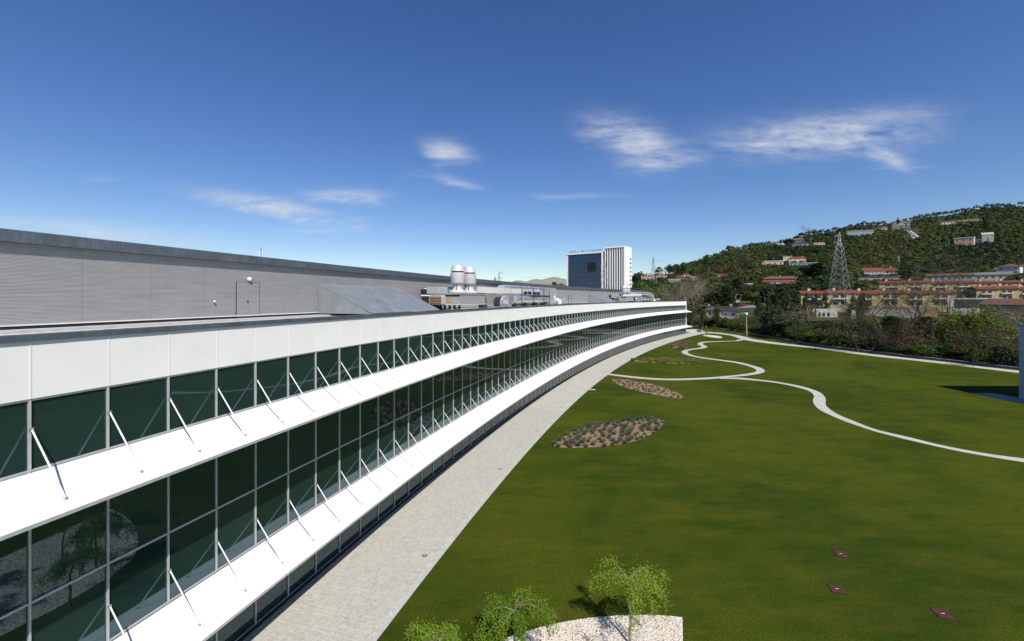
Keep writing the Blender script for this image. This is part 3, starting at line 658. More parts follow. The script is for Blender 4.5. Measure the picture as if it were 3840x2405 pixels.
# zinc hoods leaning from the rear wall down to the parapet
def hood(s0, s1, ztop, off_front):
    h = link('roof_hood', None, bld)
    A = [arc(s0, WOFF-.03), arc(s1, WOFF-.03), arc(s1, off_front), arc(s0, off_front)]
    zl = WBOT+.0
    b = MB().quad((A[0][0], A[0][1], ztop), (A[3][0], A[3][1], zl), (A[2][0], A[2][1], zl), (A[1][0], A[1][1], ztop)); b.build('slope', M['zinc_hood'], h)
    n = 14
    for k in range(n+1):
        t_ = k/n; a = Vector((A[0][0]*(1-t_)+A[1][0]*t_, A[0][1]*(1-t_)+A[1][1]*t_, ztop+.012)); c = Vector((A[3][0]*(1-t_)+A[2][0]*t_, A[3][1]*(1-t_)+A[2][1]*t_, zl+.012))
        MB().tube(a, c, .022, n=4).build('standing_seam', M['zinc_hood'], h)
    for i, j in ((0, 3), (1, 2)):
        b = MB().tri((A[i][0], A[i][1], ztop), (A[i][0], A[i][1], zl-.05), (A[j][0], A[j][1], zl-.05)); b.build('side', M['zinc_hood'], h)
        for k in range(1, 9):
            t_ = k/9; x = A[i][0]*(1-t_)+A[j][0]*t_; y = A[i][1]*(1-t_)+A[j][1]*t_; MB().tube((x, y, zl), (x, y, zl+(ztop-zl)*(1-t_)), .02, n=4).build('side_seam', M['zinc_hood'], h)
hood(21.5, 32.2, HC+1.21, 5.0); hood(107.3, 117.0, HC+1.21, 5.0)

# ------------------------------------------------------------------ roof plant
def air_unit(s, label):
    p, r = frame(s, 6.0, 0); u_ = thing('air_handling_unit', label, 'ventilation unit', p, r, 'ventilation units on the roof')
    H = HC
    MB().box(-1.7, 5.0, -1.55, 1.3, H-.62, H+.42).build('cabinet', M['grey'], u_)
    MB().prism([(-1.62, H+.42), (-1.62, H+.56), (1.35, H+.62), (1.35, H+.42)], -1.85, 5.1).build('cabinet_lid', M['grey'], u_)
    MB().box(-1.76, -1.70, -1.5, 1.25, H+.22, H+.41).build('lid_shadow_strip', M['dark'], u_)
    MB().box(-1.74, -1.70, -.55, .05, H-.42, H+.14).build('grille', M['w_ochre'], u_)
    MB().box(-1.95, 5.1, -1.7, 1.5, H-.74, H-.64).build('base_frame', M['fan'], u_)
    for y in (-1.5, -.9, -.3, .3, .9): MB().box(-1.9, -1.6, y-.09, y+.09, ROOFZ, H-.74).build('foot', M['black'], u_)
    for k, (fx, fs) in enumerate(((0, 1.0), (3.0, 1.0))):
        f_ = MB().lathe([(1.05, H+.62), (1.05, H+.72), (.62, H+.95), (.52, H+1.15), (.55, H+1.45), (.60, H+1.55)], 22, (fx, -.35)).build('fan_base', M['fan'], u_, True)
        MB().lathe([(.62, H+1.56), (.80, H+1.72), (.82, H+1.76), (.80, H+2.9), (.7, H+2.92)], 26, (fx, -.35)).build('fan_drum', M['fan'], u_, True)
        MB().lathe([(.66, H+2.9), (.66, H+3.06)], 20, (fx, -.35)).build('fan_gap', M['black'], u_)
        MB().lathe([(.80, H+3.05), (.82, H+3.07), (.60, H+3.74), (.55, H+3.76)], 26, (fx, -.35)).build('fan_cone', M['fan'], u_, True)
        for a in (.3, 1.8): MB().pipe([(fx-.55*math.cos(a), -.35-.7*math.sin(a), H+1.6), (fx-.8*math.cos(a), -.35-.95*math.sin(a), H+1.2), (fx-.6*math.cos(a), -.35-.8*math.sin(a), H+.9)], .035, 6).build('motor_cable', M['dark'], u_)
    h_ = MB().prism([(.1, H-.60), (.1, H+.1), (.25, H+.36), (1.55, H+.36), (1.7, H+.1), (1.7, H-.60)], -2.75, -1.78).build('intake_hood', M['galv'], u_)
    for q in range(4): MB().box(-2.84, -2.75, .25, 1.55, H-.48+q*.17, H-.48+q*.17+.07).build('slat', M['w_ochre'], h_)
    MB().box(-2.77, -2.752, .22, 1.6, H-.52, H+.16).build('hood_opening', M['black'], h_)
    MB().box(-1.4, .6, 1.5, 2.3, H-.5, H+.38).build('side_cabinet', M['grey'], u_)
    MB().box(-1.1, 1.0, 2.2, 3.6, ROOFZ, H+.32).build('dark_housing', M['dark'], u_)
    MB().box(-.3, 2.4, 1.9, 3.5, H+.55, H+1.35).build('duct_box', M['galv'], u_)
    MB().prism([(1.9, H+.55), (1.9, H+1.35), (1.55, H+1.30), (1.25, H+1.05), (1.12, H+.62)], -.2, 2.3).build('duct_elbow', M['galv'], u_)
    MB().tube((1.0, 1.3, H+.95), (1.0, -.2, H+.95), .38, n=14).build('cross_duct', M['duct'], u_, True)
    for k in (0, 1): MB().pipe([(.2+k*.4, 4.1, H+1.12), (.2+k*.4, 2.3-k*.4, H+1.12), (.2+k*.4, 2.2-k*.4, H+1.05), (.2+k*.4, 2.2-k*.4, H+.2)], .07, 8).build('white_pipe', M['pipe'], u_, True)
    MB().pipe([(-1.9, 3.2, H+.3), (-1.9, 1.85, H+.3), (-1.95, 1.75, H+.2), (-1.95, 1.7, H-.75)], .08, 8).build('low_pipe', M['pipe'], u_, True)
    MB().prism([(3.5, ROOFZ), (3.25, ROOFZ), (3.95, H+1.05), (4.2, H+1.05)], -.5, 1.0).build('leaning_duct', M['dark'], u_)
    return u_
air_unit(37.3, 'grey rooftop air handling unit with two big round exhaust fans near the first zinc hood')
air_unit(124.5, 'small looking far rooftop air unit with twin exhaust fans in front of the hotel tower')
def duct_set(s, label, kx=1.0):
    p, r = frame(s, 5.2, 0); x1_, y1_, _ = arc(s+16, 5.2); r = math.atan2(y1_-p[1], x1_-p[0]); d = thing('ventilation_ducts', label, 'ducts', p, r, 'metal ventilation ducts on the roof'); H = HC
    b = MB().tube((1.2, 0, H-.22), (17.5, 0, H-.22), .60, n=22); b.build('round_duct', M['duct'], d, True)
    for x in (1.6, 2.1, 2.6, 5.0, 9.4, 12.0, 14.2): MB().tube((x, 0, H-.22), (x+.09, 0, H-.22), .635, n=22).build('duct_flange', M['galv'], d, True)
    MB().prism([(1.3, H+.42), (.6, H+.40), (-.1, H+.18), (-.55, H-.25), (-.7, H-.8), (-.7, ROOFZ), (.5, ROOFZ), (.55, H-.62), (.8, H-.84), (1.3, H-.86)], -.66, .66, 'y').build('end_elbow', M['duct'], d)
    MB().box(-5.5, 10, 1.1, 1.9, H+.72, H+1.5).build('foil_duct', M['foil'], d)
    MB().prism([(1.15, ROOFZ), (1.9, ROOFZ), (2.3, H+.70), (1.6, H+.70)], -4.6, -3.4).build('duct_shadow_slab', M['dark'], d)  # dark leaning slab standing in for the black shadows by the ducts
    h_ = MB().prism([(-.75, H+.55), (-.75, H+1.05), (-.45, H+1.42), (.75, H+1.42), (.75, H+.55)], 8.4, 12.2).build('intake_box', M['galv'], d)
    for k in (0, 1): MB().box(8.37, 8.40, -.68+k*.72, -.06+k*.72, H+.62, H+1.08).build('louvre', M['black'], h_)
    for k in (0, 1): MB().box(8.75+k*1.75, 10.3+k*1.75, -.78, -.75, H+.62, H+1.02).build('louvre', M['black'], h_)
    MB().box(12.2, 17.8, -.6, .7, H+.5, H+1.5).build('square_duct', M['galv'], d)
    b = MB().prism([(17.8, H-.95), (17.8, H+1.5), (18.6, H+1.45), (19.3, H+1.15), (19.75, H+.6), (19.9, H-.1), (19.9, H-.95)], -.75, .85, 'y'); b.build('corner_elbow', M['galv'], d)
    MB().prism([(17.2, ROOFZ), (17.2, H-.9), (20.2, H-.95), (22.5, ROOFZ)], -.8, .8, 'y').build('sloped_foot', M['zinc_hood'], d)
    MB().box(6.5, 30.5, 2.7, 3.9, H+1.15, H+2.15).build('top_duct', M['galv'], d)
    for x in (11, 16, 21, 26): MB().box(x, x+.08, 2.66, 3.94, H+1.11, H+2.19).build('duct_flange', M['galv'], d)
    MB().prism([(5.2, H+.6), (5.2, H+1.5), (5.6, H+2.0), (6.5, H+2.15), (6.5, H+1.15)], 2.7, 3.9, 'y').build('top_elbow', M['galv'], d)
    MB().prism([(30.5, H+1.15), (30.5, H+2.15), (31.5, H+2.1), (32.3, H+1.7), (32.7, H+1.0), (32.7, H+.6), (31.2, H+.6)], 2.7, 3.9, 'y').build('top_elbow', M['galv'], d)
    MB().tube((31.9, 3.3, H+.6), (31.9, 3.3, H-.3), .62, n=20).build('riser_duct', M['duct'], d, True)
    MB().tube((31.9, 3.3, H-.3), (31.2, 1.6, H-.75), .6, n=20).build('riser_bend', M['foil'], d, True)
    MB().lathe([(.9, -.35), (1.0, -.2), (1.0, .2), (.9, .35)], 24).build('disc_elbow', M['galv'], d, True, loc=(24.5, 1.0, H-.2), rot=(math.pi/2, 0, .5))
    MB().tube((33, 1.2, H-.35), (38, 1.2, H-.35), .36, n=16).build('small_duct', M['duct'], d, True)
    for x in (4, 9, 14, 17): MB().box(x-.045, x+.045, -.85, -.77, ROOFZ, H+1.65).build('post', M['dark'], d); MB().box(x-.04, x+.04, -.85, 1.0, H+1.6, H+1.66).build('cross_bar', M['dark'], d)
    MB().box(3, 17.6, -.82, -.78, H+.42, H+.48).build('rail', M['dark'], d)
    for x in (2.5, 7, 11.5, 16): MB().box(x-.2, x+.2, -.5, .5, ROOFZ, H-.8).build('saddle', M['dark'], d)
    for x in (21.5, 34.2, 36.2): MB().box(x-.035, x+.035, .6, .67, ROOFZ, H+.75).build('post', M['dark'], d); MB().box(x-.5, x+.5, .6, .66, H+.75, H+.8).build('cross_bar', M['dark'], d)
    return d
duct_set(50.5, 'cluster of polished and galvanised ventilation ducts between the first fans and the glass hotel')
d2 = duct_set(136, 'far cluster of shiny ventilation ducts at the end of the roof'); d2.scale = (.72, 1, 1)
MB_l = bulkhead(45.0, HC+.85, .11, 'small white lamp on the ribbed wall beside the foil duct'); bulkhead(108.5, HC+.9, .14, 'tiny white globe lamp above the far zinc hood')
# antenna mast behind the long roof edge
x, y, _ = arc(24, WOFF+9); am = thing('antenna_mast', 'white panel antennas on a thin mast above the roof edge', 'antenna', (x, y, WTOP-.2))
MB().tube((0, 0, 0), (0, 0, 2.0), .03).build('mast', M['dark'], am)
for a in (.4, 2.5, 4.6): MB().box(.14*math.cos(a)-.05, .14*math.cos(a)+.05, .14*math.sin(a)-.05, .14*math.sin(a)+.05, 1.0, 1.75).build('panel_antenna', M['pipe'], am)
MB().box(-.25, .25, -.2, .2, .0, .55).build('base_box', M['fan'], am)

# ------------------------------------------------------------------ planting
def rot_basis(rng, n, up=0.0):
    a = rng.normal(size=(n, 3)); a[:, 2] += up; a /= np.linalg.norm(a, axis=1)[:, None]
    b = rng.normal(size=(n, 3)); b -= (b*a).sum(1)[:, None]*a; b /= np.linalg.norm(b, axis=1)[:, None]
    return a, b, np.cross(a, b)
def leaf_quads(rng, P, w, l, up=.4, nrm=None, nz=.7):
    n = len(P); a, b, c = rot_basis(rng, n, up)
    if nrm is not None:
        a = nrm+nz*rng.normal(size=(n, 3)); a /= np.linalg.norm(a, axis=1)[:, None]; b -= (b*a).sum(1)[:, None]*a; b /= np.linalg.norm(b, axis=1)[:, None]; c = np.cross(a, b)
    sc = rng.uniform(.65, 1.25, (n, 1)); B = b*w*.5*sc; C = c*l*.5*sc
    return np.stack([P-B-C*.6, P+B-C*.6, P+B*.6+C, P-B*.6+C], 1).reshape(-1, 3)
def clump_crown(rng, R, H, z0, n_clump, n_leaf, lw, shape='round'):
    """leaf positions and outward normals: clumps spread through the crown volume"""
    Ps = []; Ns = []
    for k in range(n_clump):
        d = rng.normal(size=3); d /= np.linalg.norm(d); rr = rng.uniform(.35, .86)
        c = d*rr
        if shape == 'cone': f = max(.08, (1-c[2])*.55); c[:2] *= f/.62
        if shape == 'column': c[:2] *= .9
        cs = rng.uniform(.17, .34)
        if shape == 'cone': cs *= .75
        m = max(6, int(n_leaf*(cs/.26)**2)); q = rng.normal(size=(m, 3)); q /= np.linalg.norm(q, axis=1)[:, None]; rad = cs*rng.uniform(.55, 1.05, (m, 1))
        q2 = q*rad*np.array([1, 1, .8])
        Ps.append((c+q2)); Ns.append(q+.6*d)
    P = np.concatenate(Ps); N = np.concatenate(Ns); N /= np.linalg.norm(N, axis=1)[:, None]
    P = P*np.array([R, R, H/2]); P[:, 2] += z0+H/2
    return P, N
def branches(rng, base, h, r0, levels, n_br, spread, droop=0.0, twig=3, bend=.12, first=.45):
    """tapered trunk and limbs as an MB, plus tip points"""
    b = MB(); tips = []
    def limb(p, d, L, r, lv):
        n = 4 if lv == 0 else 3; q = Vector(p); dd = Vector(d); pts = [q.copy()]
        for k in range(n):
            dd = (dd+Vector(rng.normal(size=3))*bend+Vector((0, 0, -droop*(lv > 0)*(k+1)*.5))).normalized(); nq = q+dd*(L/n)
            ra, rb = r*(1-.55*k/n), r*(1-.55*(k+1)/n); b.tube(q, nq, ra, rb, 7 if lv == 0 else 5 if lv == 1 else twig, cap=False); q = nq; pts.append(q.copy())
        if lv >= levels: tips.append((q.copy(), dd.copy(), pts)); return
        m = n_br[min(lv, len(n_br)-1)]
        for k in range(m):
            t_ = first+(1-first)*(k+rng.uniform(.2, .9))/m if lv == 0 else rng.uniform(.25, 1.0)
            seg = min(n-1, int(t_*n)); fr_ = t_*n-seg; pp = pts[seg].lerp(pts[seg+1], min(1, fr_))
            ang = rng.uniform(0, 2*math.pi); o_ = dd.orthogonal().normalized(); o_.rotate(Matrix.Rotation(ang, 3, dd))
            nd = (dd*(1-spread)+o_*spread).normalized(); limb(pp, nd, L*rng.uniform(.45, .75), r*.5, lv+1)
        tips.append((q.copy(), dd.copy(), pts))
    limb(base, (0, 0, 1), h, r0, 0); return b, tips
PROTO = {}
def tree_proto(key, seed, leaf, bark, kind='broad'):
    """unit prototypes: returns (trunk mesh, crown mesh), about 8 m tall"""
    rng = np.random.RandomState(seed)
    if kind == 'broad':
        b, tips = branches(rng, (0, 0, 0), 5.0, .22, 2, (6, 4), .62); P, N = clump_crown(rng, 3.2, 6.2, 1.7, 46, 62, .3); L = leaf_quads(rng, P, .26, .34, nrm=N)
    elif kind == 'bush':
        b, tips = branches(rng, (0, 0, 0), 3.0, .16, 2, (7, 4), .7, first=.1); P, N = clump_crown(rng, 3.3, 6.4, .1, 60, 60, .3); L = leaf_quads(rng, P, .22, .32, nrm=N)
    elif kind == 'sparse':
        b, tips = branches(rng, (0, 0, 0), 5.6, .18, 3, (7, 5, 4), .55, twig=3); P = np.concatenate([np.array(t_[0])+rng.normal(size=(9, 3))*.42 for t_ in tips]); L = leaf_quads(rng, P, .15, .2)
    elif kind == 'bare':
        b, tips = branches(rng, (0, 0, 0), 6.0, .085, 4, (9, 6, 5, 3), .5, twig=3, bend=.2); P = np.concatenate([np.array(t_[0])+rng.normal(size=(3, 3))*.2 for t_ in tips]); L = leaf_quads(rng, P, .05, .1)
    elif kind == 'cone':
        b = MB().tube((0, 0, 0), (0, 0, 7.6), .2, .03, 7); P, N = clump_crown(rng, 2.5, 7.6, .7, 80, 42, .3, 'cone'); N[:, 2] -= .3; L = leaf_quads(rng, P, .2, .34, nrm=N)
    elif kind == 'pine':
        b = MB().tube((0, 0, 0), (0, 0, 7.4), .24, .05, 7); Ps = []
        for k in range(34):
            z = 1.6+6.2*k/34; rr = 3.0*(1-(z-1.2)/7.4)**.7*rng.uniform(.7, 1.1); a = k*2.4; p1 = np.array([rr*math.cos(a), rr*math.sin(a), z-.2]); b.tube((0, 0, z-.1), tuple(p1), .05, .015, 4, cap=False)
            for q in np.linspace(.3, 1, 5): Ps.append(p1*np.array([q, q, 1])+rng.normal(size=(26, 3))*np.array([.34, .34, .13]))
        P = np.concatenate(Ps); L = leaf_quads(rng, P, .16, .3, .9)
    elif kind == 'willow':
        b, tips = branches(rng, (0, 0, 0), 4.4, .26, 2, (8, 5), .6); Ps = []
        for t_ in tips:
            for k in range(5):
                c0 = np.array(t_[0])+rng.normal(size=3)*.55; n = 26; zz = np.linspace(0, rng.uniform(1.8, 4.2), n); Ps.append(np.stack([c0[0]+.25*np.sin(zz+k)+zz*.04*c0[0], c0[1]+zz*.04*c0[1], c0[2]+.5-zz], 1)+rng.normal(size=(n, 3))*.09)
        P = np.concatenate(Ps); P = P[P[:, 2] > .1]; L = leaf_quads(rng, P, .09, .36, 0)
    elif kind == 'palm':
        b = MB(); b.tube((0, 0, 0), (0, 0, 4.2), .38, .34, 9).tube((0, 0, 4.2), (0, 0, 4.9), .48, .3, 9); Ls = []
        for k in range(56):
            a = k*2.399; el = 1.35-1.75*(k/56)+rng.normal()*.08; n = 15; pts = []; x = 0; z = 4.7; e = el
            for j in range(n): pts.append((x, z)); x += .24*math.cos(e); z += .24*math.sin(e); e -= .12
            for j in range(1, n):
                px_, pz_ = pts[j]; w_ = .5*math.sin(math.pi*min(1, .12+j/n*.95))+.05
                for sgn in (-1, 1):
                    c0 = np.array([px_*math.cos(a), px_*math.sin(a), pz_]); sd_ = np.array([-math.sin(a), math.cos(a), 0])*sgn; fw = np.array([math.cos(a), math.sin(a), -.5]); tip = c0+sd_*w_+fw*.22
                    Ls += [c0-fw*.05, c0+fw*.09, tip, tip-fw*.02]
        L = np.array(Ls)
    PROTO[key] = (b.mesh('trunk', M[bark], True), np_mesh('crown', L, 4, M[leaf]))
for key, seed, leaf, bark, kind in (('dark1', 1, 'leaf_dark', 'bark_dark', 'broad'), ('dark2', 2, 'leaf_dark', 'bark_dark', 'bush'), ('mid1', 3, 'leaf_mid', 'bark', 'broad'), ('mid2', 4, 'leaf_mid', 'bark', 'bush'), ('bright1', 5, 'leaf_bright', 'bark', 'broad'), ('olive1', 6, 'leaf_olive', 'bark', 'bush'),
                                    ('bare1', 7, 'leaf_dry', 'bark_pale', 'bare'), ('bare2', 8, 'leaf_olive', 'bark_twig', 'bare'), ('sparse1', 9, 'leaf_olive', 'bark', 'sparse'), ('sparse2', 19, 'leaf_mid', 'bark', 'sparse'), ('blossom', 10, 'leaf_blossom', 'bark', 'sparse'), ('cone1', 11, 'leaf_dark', 'bark_dark', 'cone'), ('cone2', 12, 'leaf_mid', 'bark_dark', 'cone'), ('pine1', 13, 'leaf_dark', 'bark', 'pine'),
                                    ('willow', 14, 'leaf_willow', 'bark', 'willow'), ('palm', 15, 'leaf_olive', 'bark', 'palm'), ('brown', 16, 'leaf_brown', 'bark', 'sparse')): tree_proto(key, seed, leaf, bark, kind)
def tree(key, X, Y, z, h, wx, label, name='tree', cat='tree', group=None, rot=None):
    o = thing(name, label, cat, (X, Y, z), R_.uniform(0, 6.28) if rot is None else rot, group, (wx/6.4, wx/6.4, h/8.0))
    link('trunk', PROTO[key][0], o); link('crown', PROTO[key][1], o); return o
def tree_px(key, px, top, base, Y, wpx, label, zoff=None, **k):
    """tree seen with its crown top and foot at given rows, standing at distance Y"""
    X = (px-1920)/F*Y; z = terrain_z(X, Y) if zoff is None else zoff
    ztop = HC-(top-HOR)*Y/F; return tree(key, X, Y, z-.1, max(1.5, ztop-z), wpx*Y/F, label, **k)

# young weeping trees beside the pavement and in the gravel bed
def young_tree(X, Y, h, seed, label, leaves=1.0, spreadx=1.0, lean=0.0):
    rng = np.random.RandomState(seed); t_ = thing('young_tree', label, 'tree', (X, Y, 0), 0, 'young weeping trees')
    b = MB(); fk = h*.66; q = Vector((0, 0, 0)); pts = [q.copy()]
    for k in range(6):
        nq = Vector((lean*((k+1)/6)**2+rng.normal()*.03, rng.normal()*.03, fk*(k+1)/6)); b.tube(q, nq, .055-.004*k, .051-.004*k, 8, cap=False); q = nq
    Ps = []
    for k in range(12):
        a = 2*math.pi*k/12+rng.normal()*.45; L = h*rng.uniform(.13, .42); d = Vector((math.cos(a)*spreadx, math.sin(a), rng.uniform(.5, 1.1))).normalized(); p = q-Vector((0, 0, rng.uniform(0, .25))); n = 9; r = .022
        for j in range(n):
            d = (d+Vector((rng.normal()*.13, rng.normal()*.13, -.215))).normalized(); np_ = p+d*(L*1.5/n); b.tube(p, np_, r, r*.8, 4, cap=False); r *= .82; p = np_
            if j > 0 and leaves > 0:
                m = int(34*leaves*rng.uniform(.5, 1.4)); Ps.append(np.array(p)+rng.normal(size=(m, 3))*np.array([.12, .12, .09]))
                for q2 in range(2):
                    if rng.rand() < .8:
                        n2 = int(20*leaves); o_ = rng.normal(size=3)*.1; zz = np.linspace(0, rng.uniform(.2, .75), n2); Ps.append(np.array(p)+o_*np.ones((n2, 1))-np.stack([-zz*.12*d.x, -zz*.12*d.y, zz], 1)+rng.normal(size=(n2, 3))*.045)
            if rng.rand() < (.35 if leaves > 0 else .7): e = p+Vector(rng.normal(size=3))*.16+Vector((0, 0, -.1)); b.tube(p, e, .007, .003, 3, cap=False)
    b.build('trunk', M['bark_pale'], t_, True)
    if Ps:
        P = np.concatenate(Ps); P = P[P[:, 2] > .5]; link('crown', np_mesh('crown', leaf_quads(rng, P, .034, .06, .5), 4, M['leaf_spring']), t_)
    return t_
young_tree(4.57, 16.55, 3.85, 21, 'tall young weeping tree with bright green leaves in the gravel bed, rightmost', 1.0, 1.1, -.05)
young_tree(.1, 15.5, 3.35, 22, 'bushy young weeping tree with bright green leaves at the edge of the gravel bed', 1.5)
young_tree(-2.45, 14.0, 3.1, 23, 'small young weeping tree with bright green leaves nearest the pavement', 1.0, .9)
young_tree(2.64, 14.9, 2.2, 24, 'leafless young tree with thin twigs in the white gravel bed', 0.02)
young_tree(3.4, 11.2, 3.5, 25, 'young weeping tree mirrored in the near windows, deep in the gravel bed', 1.0); young_tree(.2, 10.6, 3.3, 26, 'young weeping tree mirrored in the near windows, left in the gravel bed', 1.0)
# gravel bed
gb = catmull([gp(1877.8, 2405), gp(1972, 2370), gp(2096.5, 2338), gp(2220.8, 2318), gp(2320, 2310.7), gp(2419.6, 2308), gp(2494, 2310.7), gp(2558.8, 2317)], 8)
gb = gb+[gp(2561, 2405), (5.6, 14), (4.3, 11.0), (3.2, 9.2), (1.6, 8.0), (-.2, 8.0), (-1.9, 9.2), (-2.6, 11.2), (-2.2, 13.6), (-1.4, 15.6)]
gv = tag(sheet('gravel_bed', gb, .02, M['gravel']), 'bed of white gravel with a straight right edge under the young trees', 'gravel bed')
from mathutils.geometry import intersect_point_tri_2d
def inside(pts, x, y):
    c = False; j = len(pts)-1
    for i in range(len(pts)):
        if (pts[i][1] > y) != (pts[j][1] > y) and x < (pts[j][0]-pts[i][0])*(y-pts[i][1])/(pts[j][1]-pts[i][1])+pts[i][0]: c = not c
        j = i
    return c
rng = np.random.RandomState(3); N_ = 9000; xs_ = rng.uniform(-3, 7.6, N_); ys_ = rng.uniform(8, 18.3, N_); keep = [(x, y) for x, y in zip(xs_, ys_) if inside(gb, x, y)]
P = np.array([(x, y, .03) for x, y in keep]); r_ = rng.uniform(.018, .05, (len(P), 1)); ang = rng.uniform(0, 6.28, len(P)); qs = []
T4 = [(1, 0, 0), (-.3, .9, 0), (-.8, -.7, 0), (0, 0, .75)]
ca_, sa_ = np.cos(ang), np.sin(ang)
vt = [P+r_*np.stack([t4[0]*ca_-t4[1]*sa_, t4[0]*sa_+t4[1]*ca_, np.full(len(P), t4[2])-.15], 1) for t4 in T4]
tri = np.stack([vt[0], vt[1], vt[3], vt[1], vt[2], vt[3], vt[2], vt[0], vt[3]], 1).reshape(-1, 3)
o = link('pebbles', np_mesh('pebbles', tri, 3, M['gravel']), gv); o['kind'] = 'stuff'
# oval beds
def bed(name, px_pts, label, mat='mulch', z=.03):
    pts = catmull([gp(*p) for p in px_pts], 5, True); return tag(sheet(name, pts, z, M[mat]), label, 'planting bed'), pts
b1, q1 = bed('planting_bed', [(2084, 1677), (2080, 1665), (2102, 1648.4), (2139.4, 1624), (2189, 1604), (2238.8, 1592.5), (2313.4, 1583.5), (2363, 1577), (2412.8, 1573), (2462.5, 1572), (2487.4, 1577), (2490, 1586), (2480, 1601), (2450, 1626), (2412.8, 1644.7), (2363, 1660.9), (2313.4, 1669.6), (2251, 1677), (2189, 1680), (2127, 1681)], 'leaf shaped mulch bed planted with grey green lavender, nearest of the lawn beds')
b2, q2 = bed('planting_bed', [(2298.5, 1423), (2325.8, 1421.5), (2375.5, 1428.5), (2437.7, 1439.7), (2487.4, 1452), (2524.7, 1467), (2552, 1482), (2565.7, 1494.3), (2524.7, 1493), (2462.5, 1483), (2400.4, 1469.5), (2350.7, 1455.8), (2318.4, 1443.4), (2299.7, 1431)], 'long slanting mulch bed of dry twigs just below the first garden path')
b3, q3 = bed('planting_bed', [(2366.8, 1353.6), (2414, 1349.5), (2476, 1349), (2538.3, 1350), (2600, 1354), (2637.7, 1357.8), (2600, 1362.8), (2538, 1364.5), (2476, 1363.5), (2414, 1359)], 'thin lens shaped mulch bed with yellow green reeds beside the pavement')
b4, q4 = bed('planting_bed', [(2506, 1294), (2526, 1289), (2550.7, 1289), (2575.5, 1294), (2584, 1300.7), (2575.5, 1307), (2550.7, 1309.4), (2526, 1305), (2511, 1299.4)], 'small round bed of dry brown stalks below the winding path')
b5, q5 = bed('planting_bed', [(2635, 1258), (2650, 1256), (2687.4, 1259.7), (2707.3, 1264), (2704.8, 1268.4), (2682.4, 1267.6), (2650, 1262.6)], 'small white gravel oval with two saplings near the end of the building', 'gravel')
def tuft_mesh(seed, n, h, r, w, mat, spike=1.0):
    rng = np.random.RandomState(seed); a = rng.uniform(0, 6.28, n); rr = rng.uniform(0, r, n); P = np.stack([rr*np.cos(a), rr*np.sin(a), np.zeros(n)], 1)
    d = np.stack([np.cos(a)*rng.uniform(0, .9, n)*spike, np.sin(a)*rng.uniform(0, .9, n)*spike, np.ones(n)], 1); d /= np.linalg.norm(d, axis=1)[:, None]; L = (h*rng.uniform(.5, 1.1, n))[:, None]; s_ = np.cross(d, rng.normal(size=(n, 3))); s_ /= np.linalg.norm(s_, axis=1)[:, None]
    return np_mesh('tuft', np.stack([P-s_*w, P+s_*w, P+d*L+s_*w*.3, P+d*L-s_*w*.3], 1).reshape(-1, 3), 4, M[mat])
lav = [tuft_mesh(k, 90, .52, .22, .018, 'leaf_lavender') for k in range(4)]
def fill(pts, n, sp, seed, fn):
    rng = np.random.RandomState(seed); x0, x1 = min(p[0] for p in pts), max(p[0] for p in pts); y0, y1 = min(p[1] for p in pts), max(p[1] for p in pts); got = []
    for _ in range(n*60):
        if len(got) >= n: break
        x, y = rng.uniform(x0, x1), rng.uniform(y0, y1)
        if inside(pts, x, y) and all((x-a)**2+(y-b_)**2 > sp*sp for a, b_ in got): got.append((x, y))
    for k, (x, y) in enumerate(got): fn(k, x, y, rng)
fill(q1, 125, .62, 31, lambda k, x, y, rng: tag(link('lavender_plant', lav[k % 4], None, (x, y, .03), rng.uniform(0, 6), rng.uniform(.45, 1.1)), 'small grey green lavender plant in the leaf shaped mulch bed', 'plant', 'lavender plants in the nearest bed'))
dry = [tuft_mesh(10+k, 60, .34, .22, .02, m_) for k, m_ in enumerate(('leaf_dry', 'leaf_dry', 'leaf_olive'))]
fill(q2, 110, .45, 32, lambda k, x, y, rng: tag(link('dry_plant', dry[k % 3], None, (x, y, .03), rng.uniform(0, 6), rng.uniform(.4, .85)), 'low dry brownish plant in the long slanting mulch bed', 'plant', 'dry plants in the slanting bed'))
reed = [tuft_mesh(20+k, 60, .6, .25, .03, m_) for k, m_ in enumerate(('leaf_reed', 'leaf_dry', 'leaf_reed'))]
fill(q3, 100, .5, 33, lambda k, x, y, rng: tag(link('reed_plant', reed[k % 3], None, (x, y, .03), rng.uniform(0, 6), rng.uniform(.5, 1.3)), 'yellow green reed tuft in the thin lens shaped bed', 'plant', 'reeds in the lens shaped bed'))
fill(q4, 60, .5, 34, lambda k, x, y, rng: tag(link('dry_plant', dry[k % 2], None, (x, y, .03), rng.uniform(0, 6), rng.uniform(1.2, 2.0)), 'dry brown stalks in the small round bed', 'plant', 'stalks in the small round bed'))
x, y = gp(2647.6, 1258.5); PROTO['gold'] = (PROTO['cone2'][0], PROTO['cone2'][1].copy()); PROTO['gold'][1].materials[0] = M['leaf_gold']
tree('gold', x, y, 0, 4.1, 2.2, 'small golden leaved sapling in the white gravel oval', 'sapling')
x, y = gp(2675, 1263); tree('sparse1', x, y, 0, 4.2, 1.5, 'thin almost bare sapling in the white gravel oval', 'sapling')

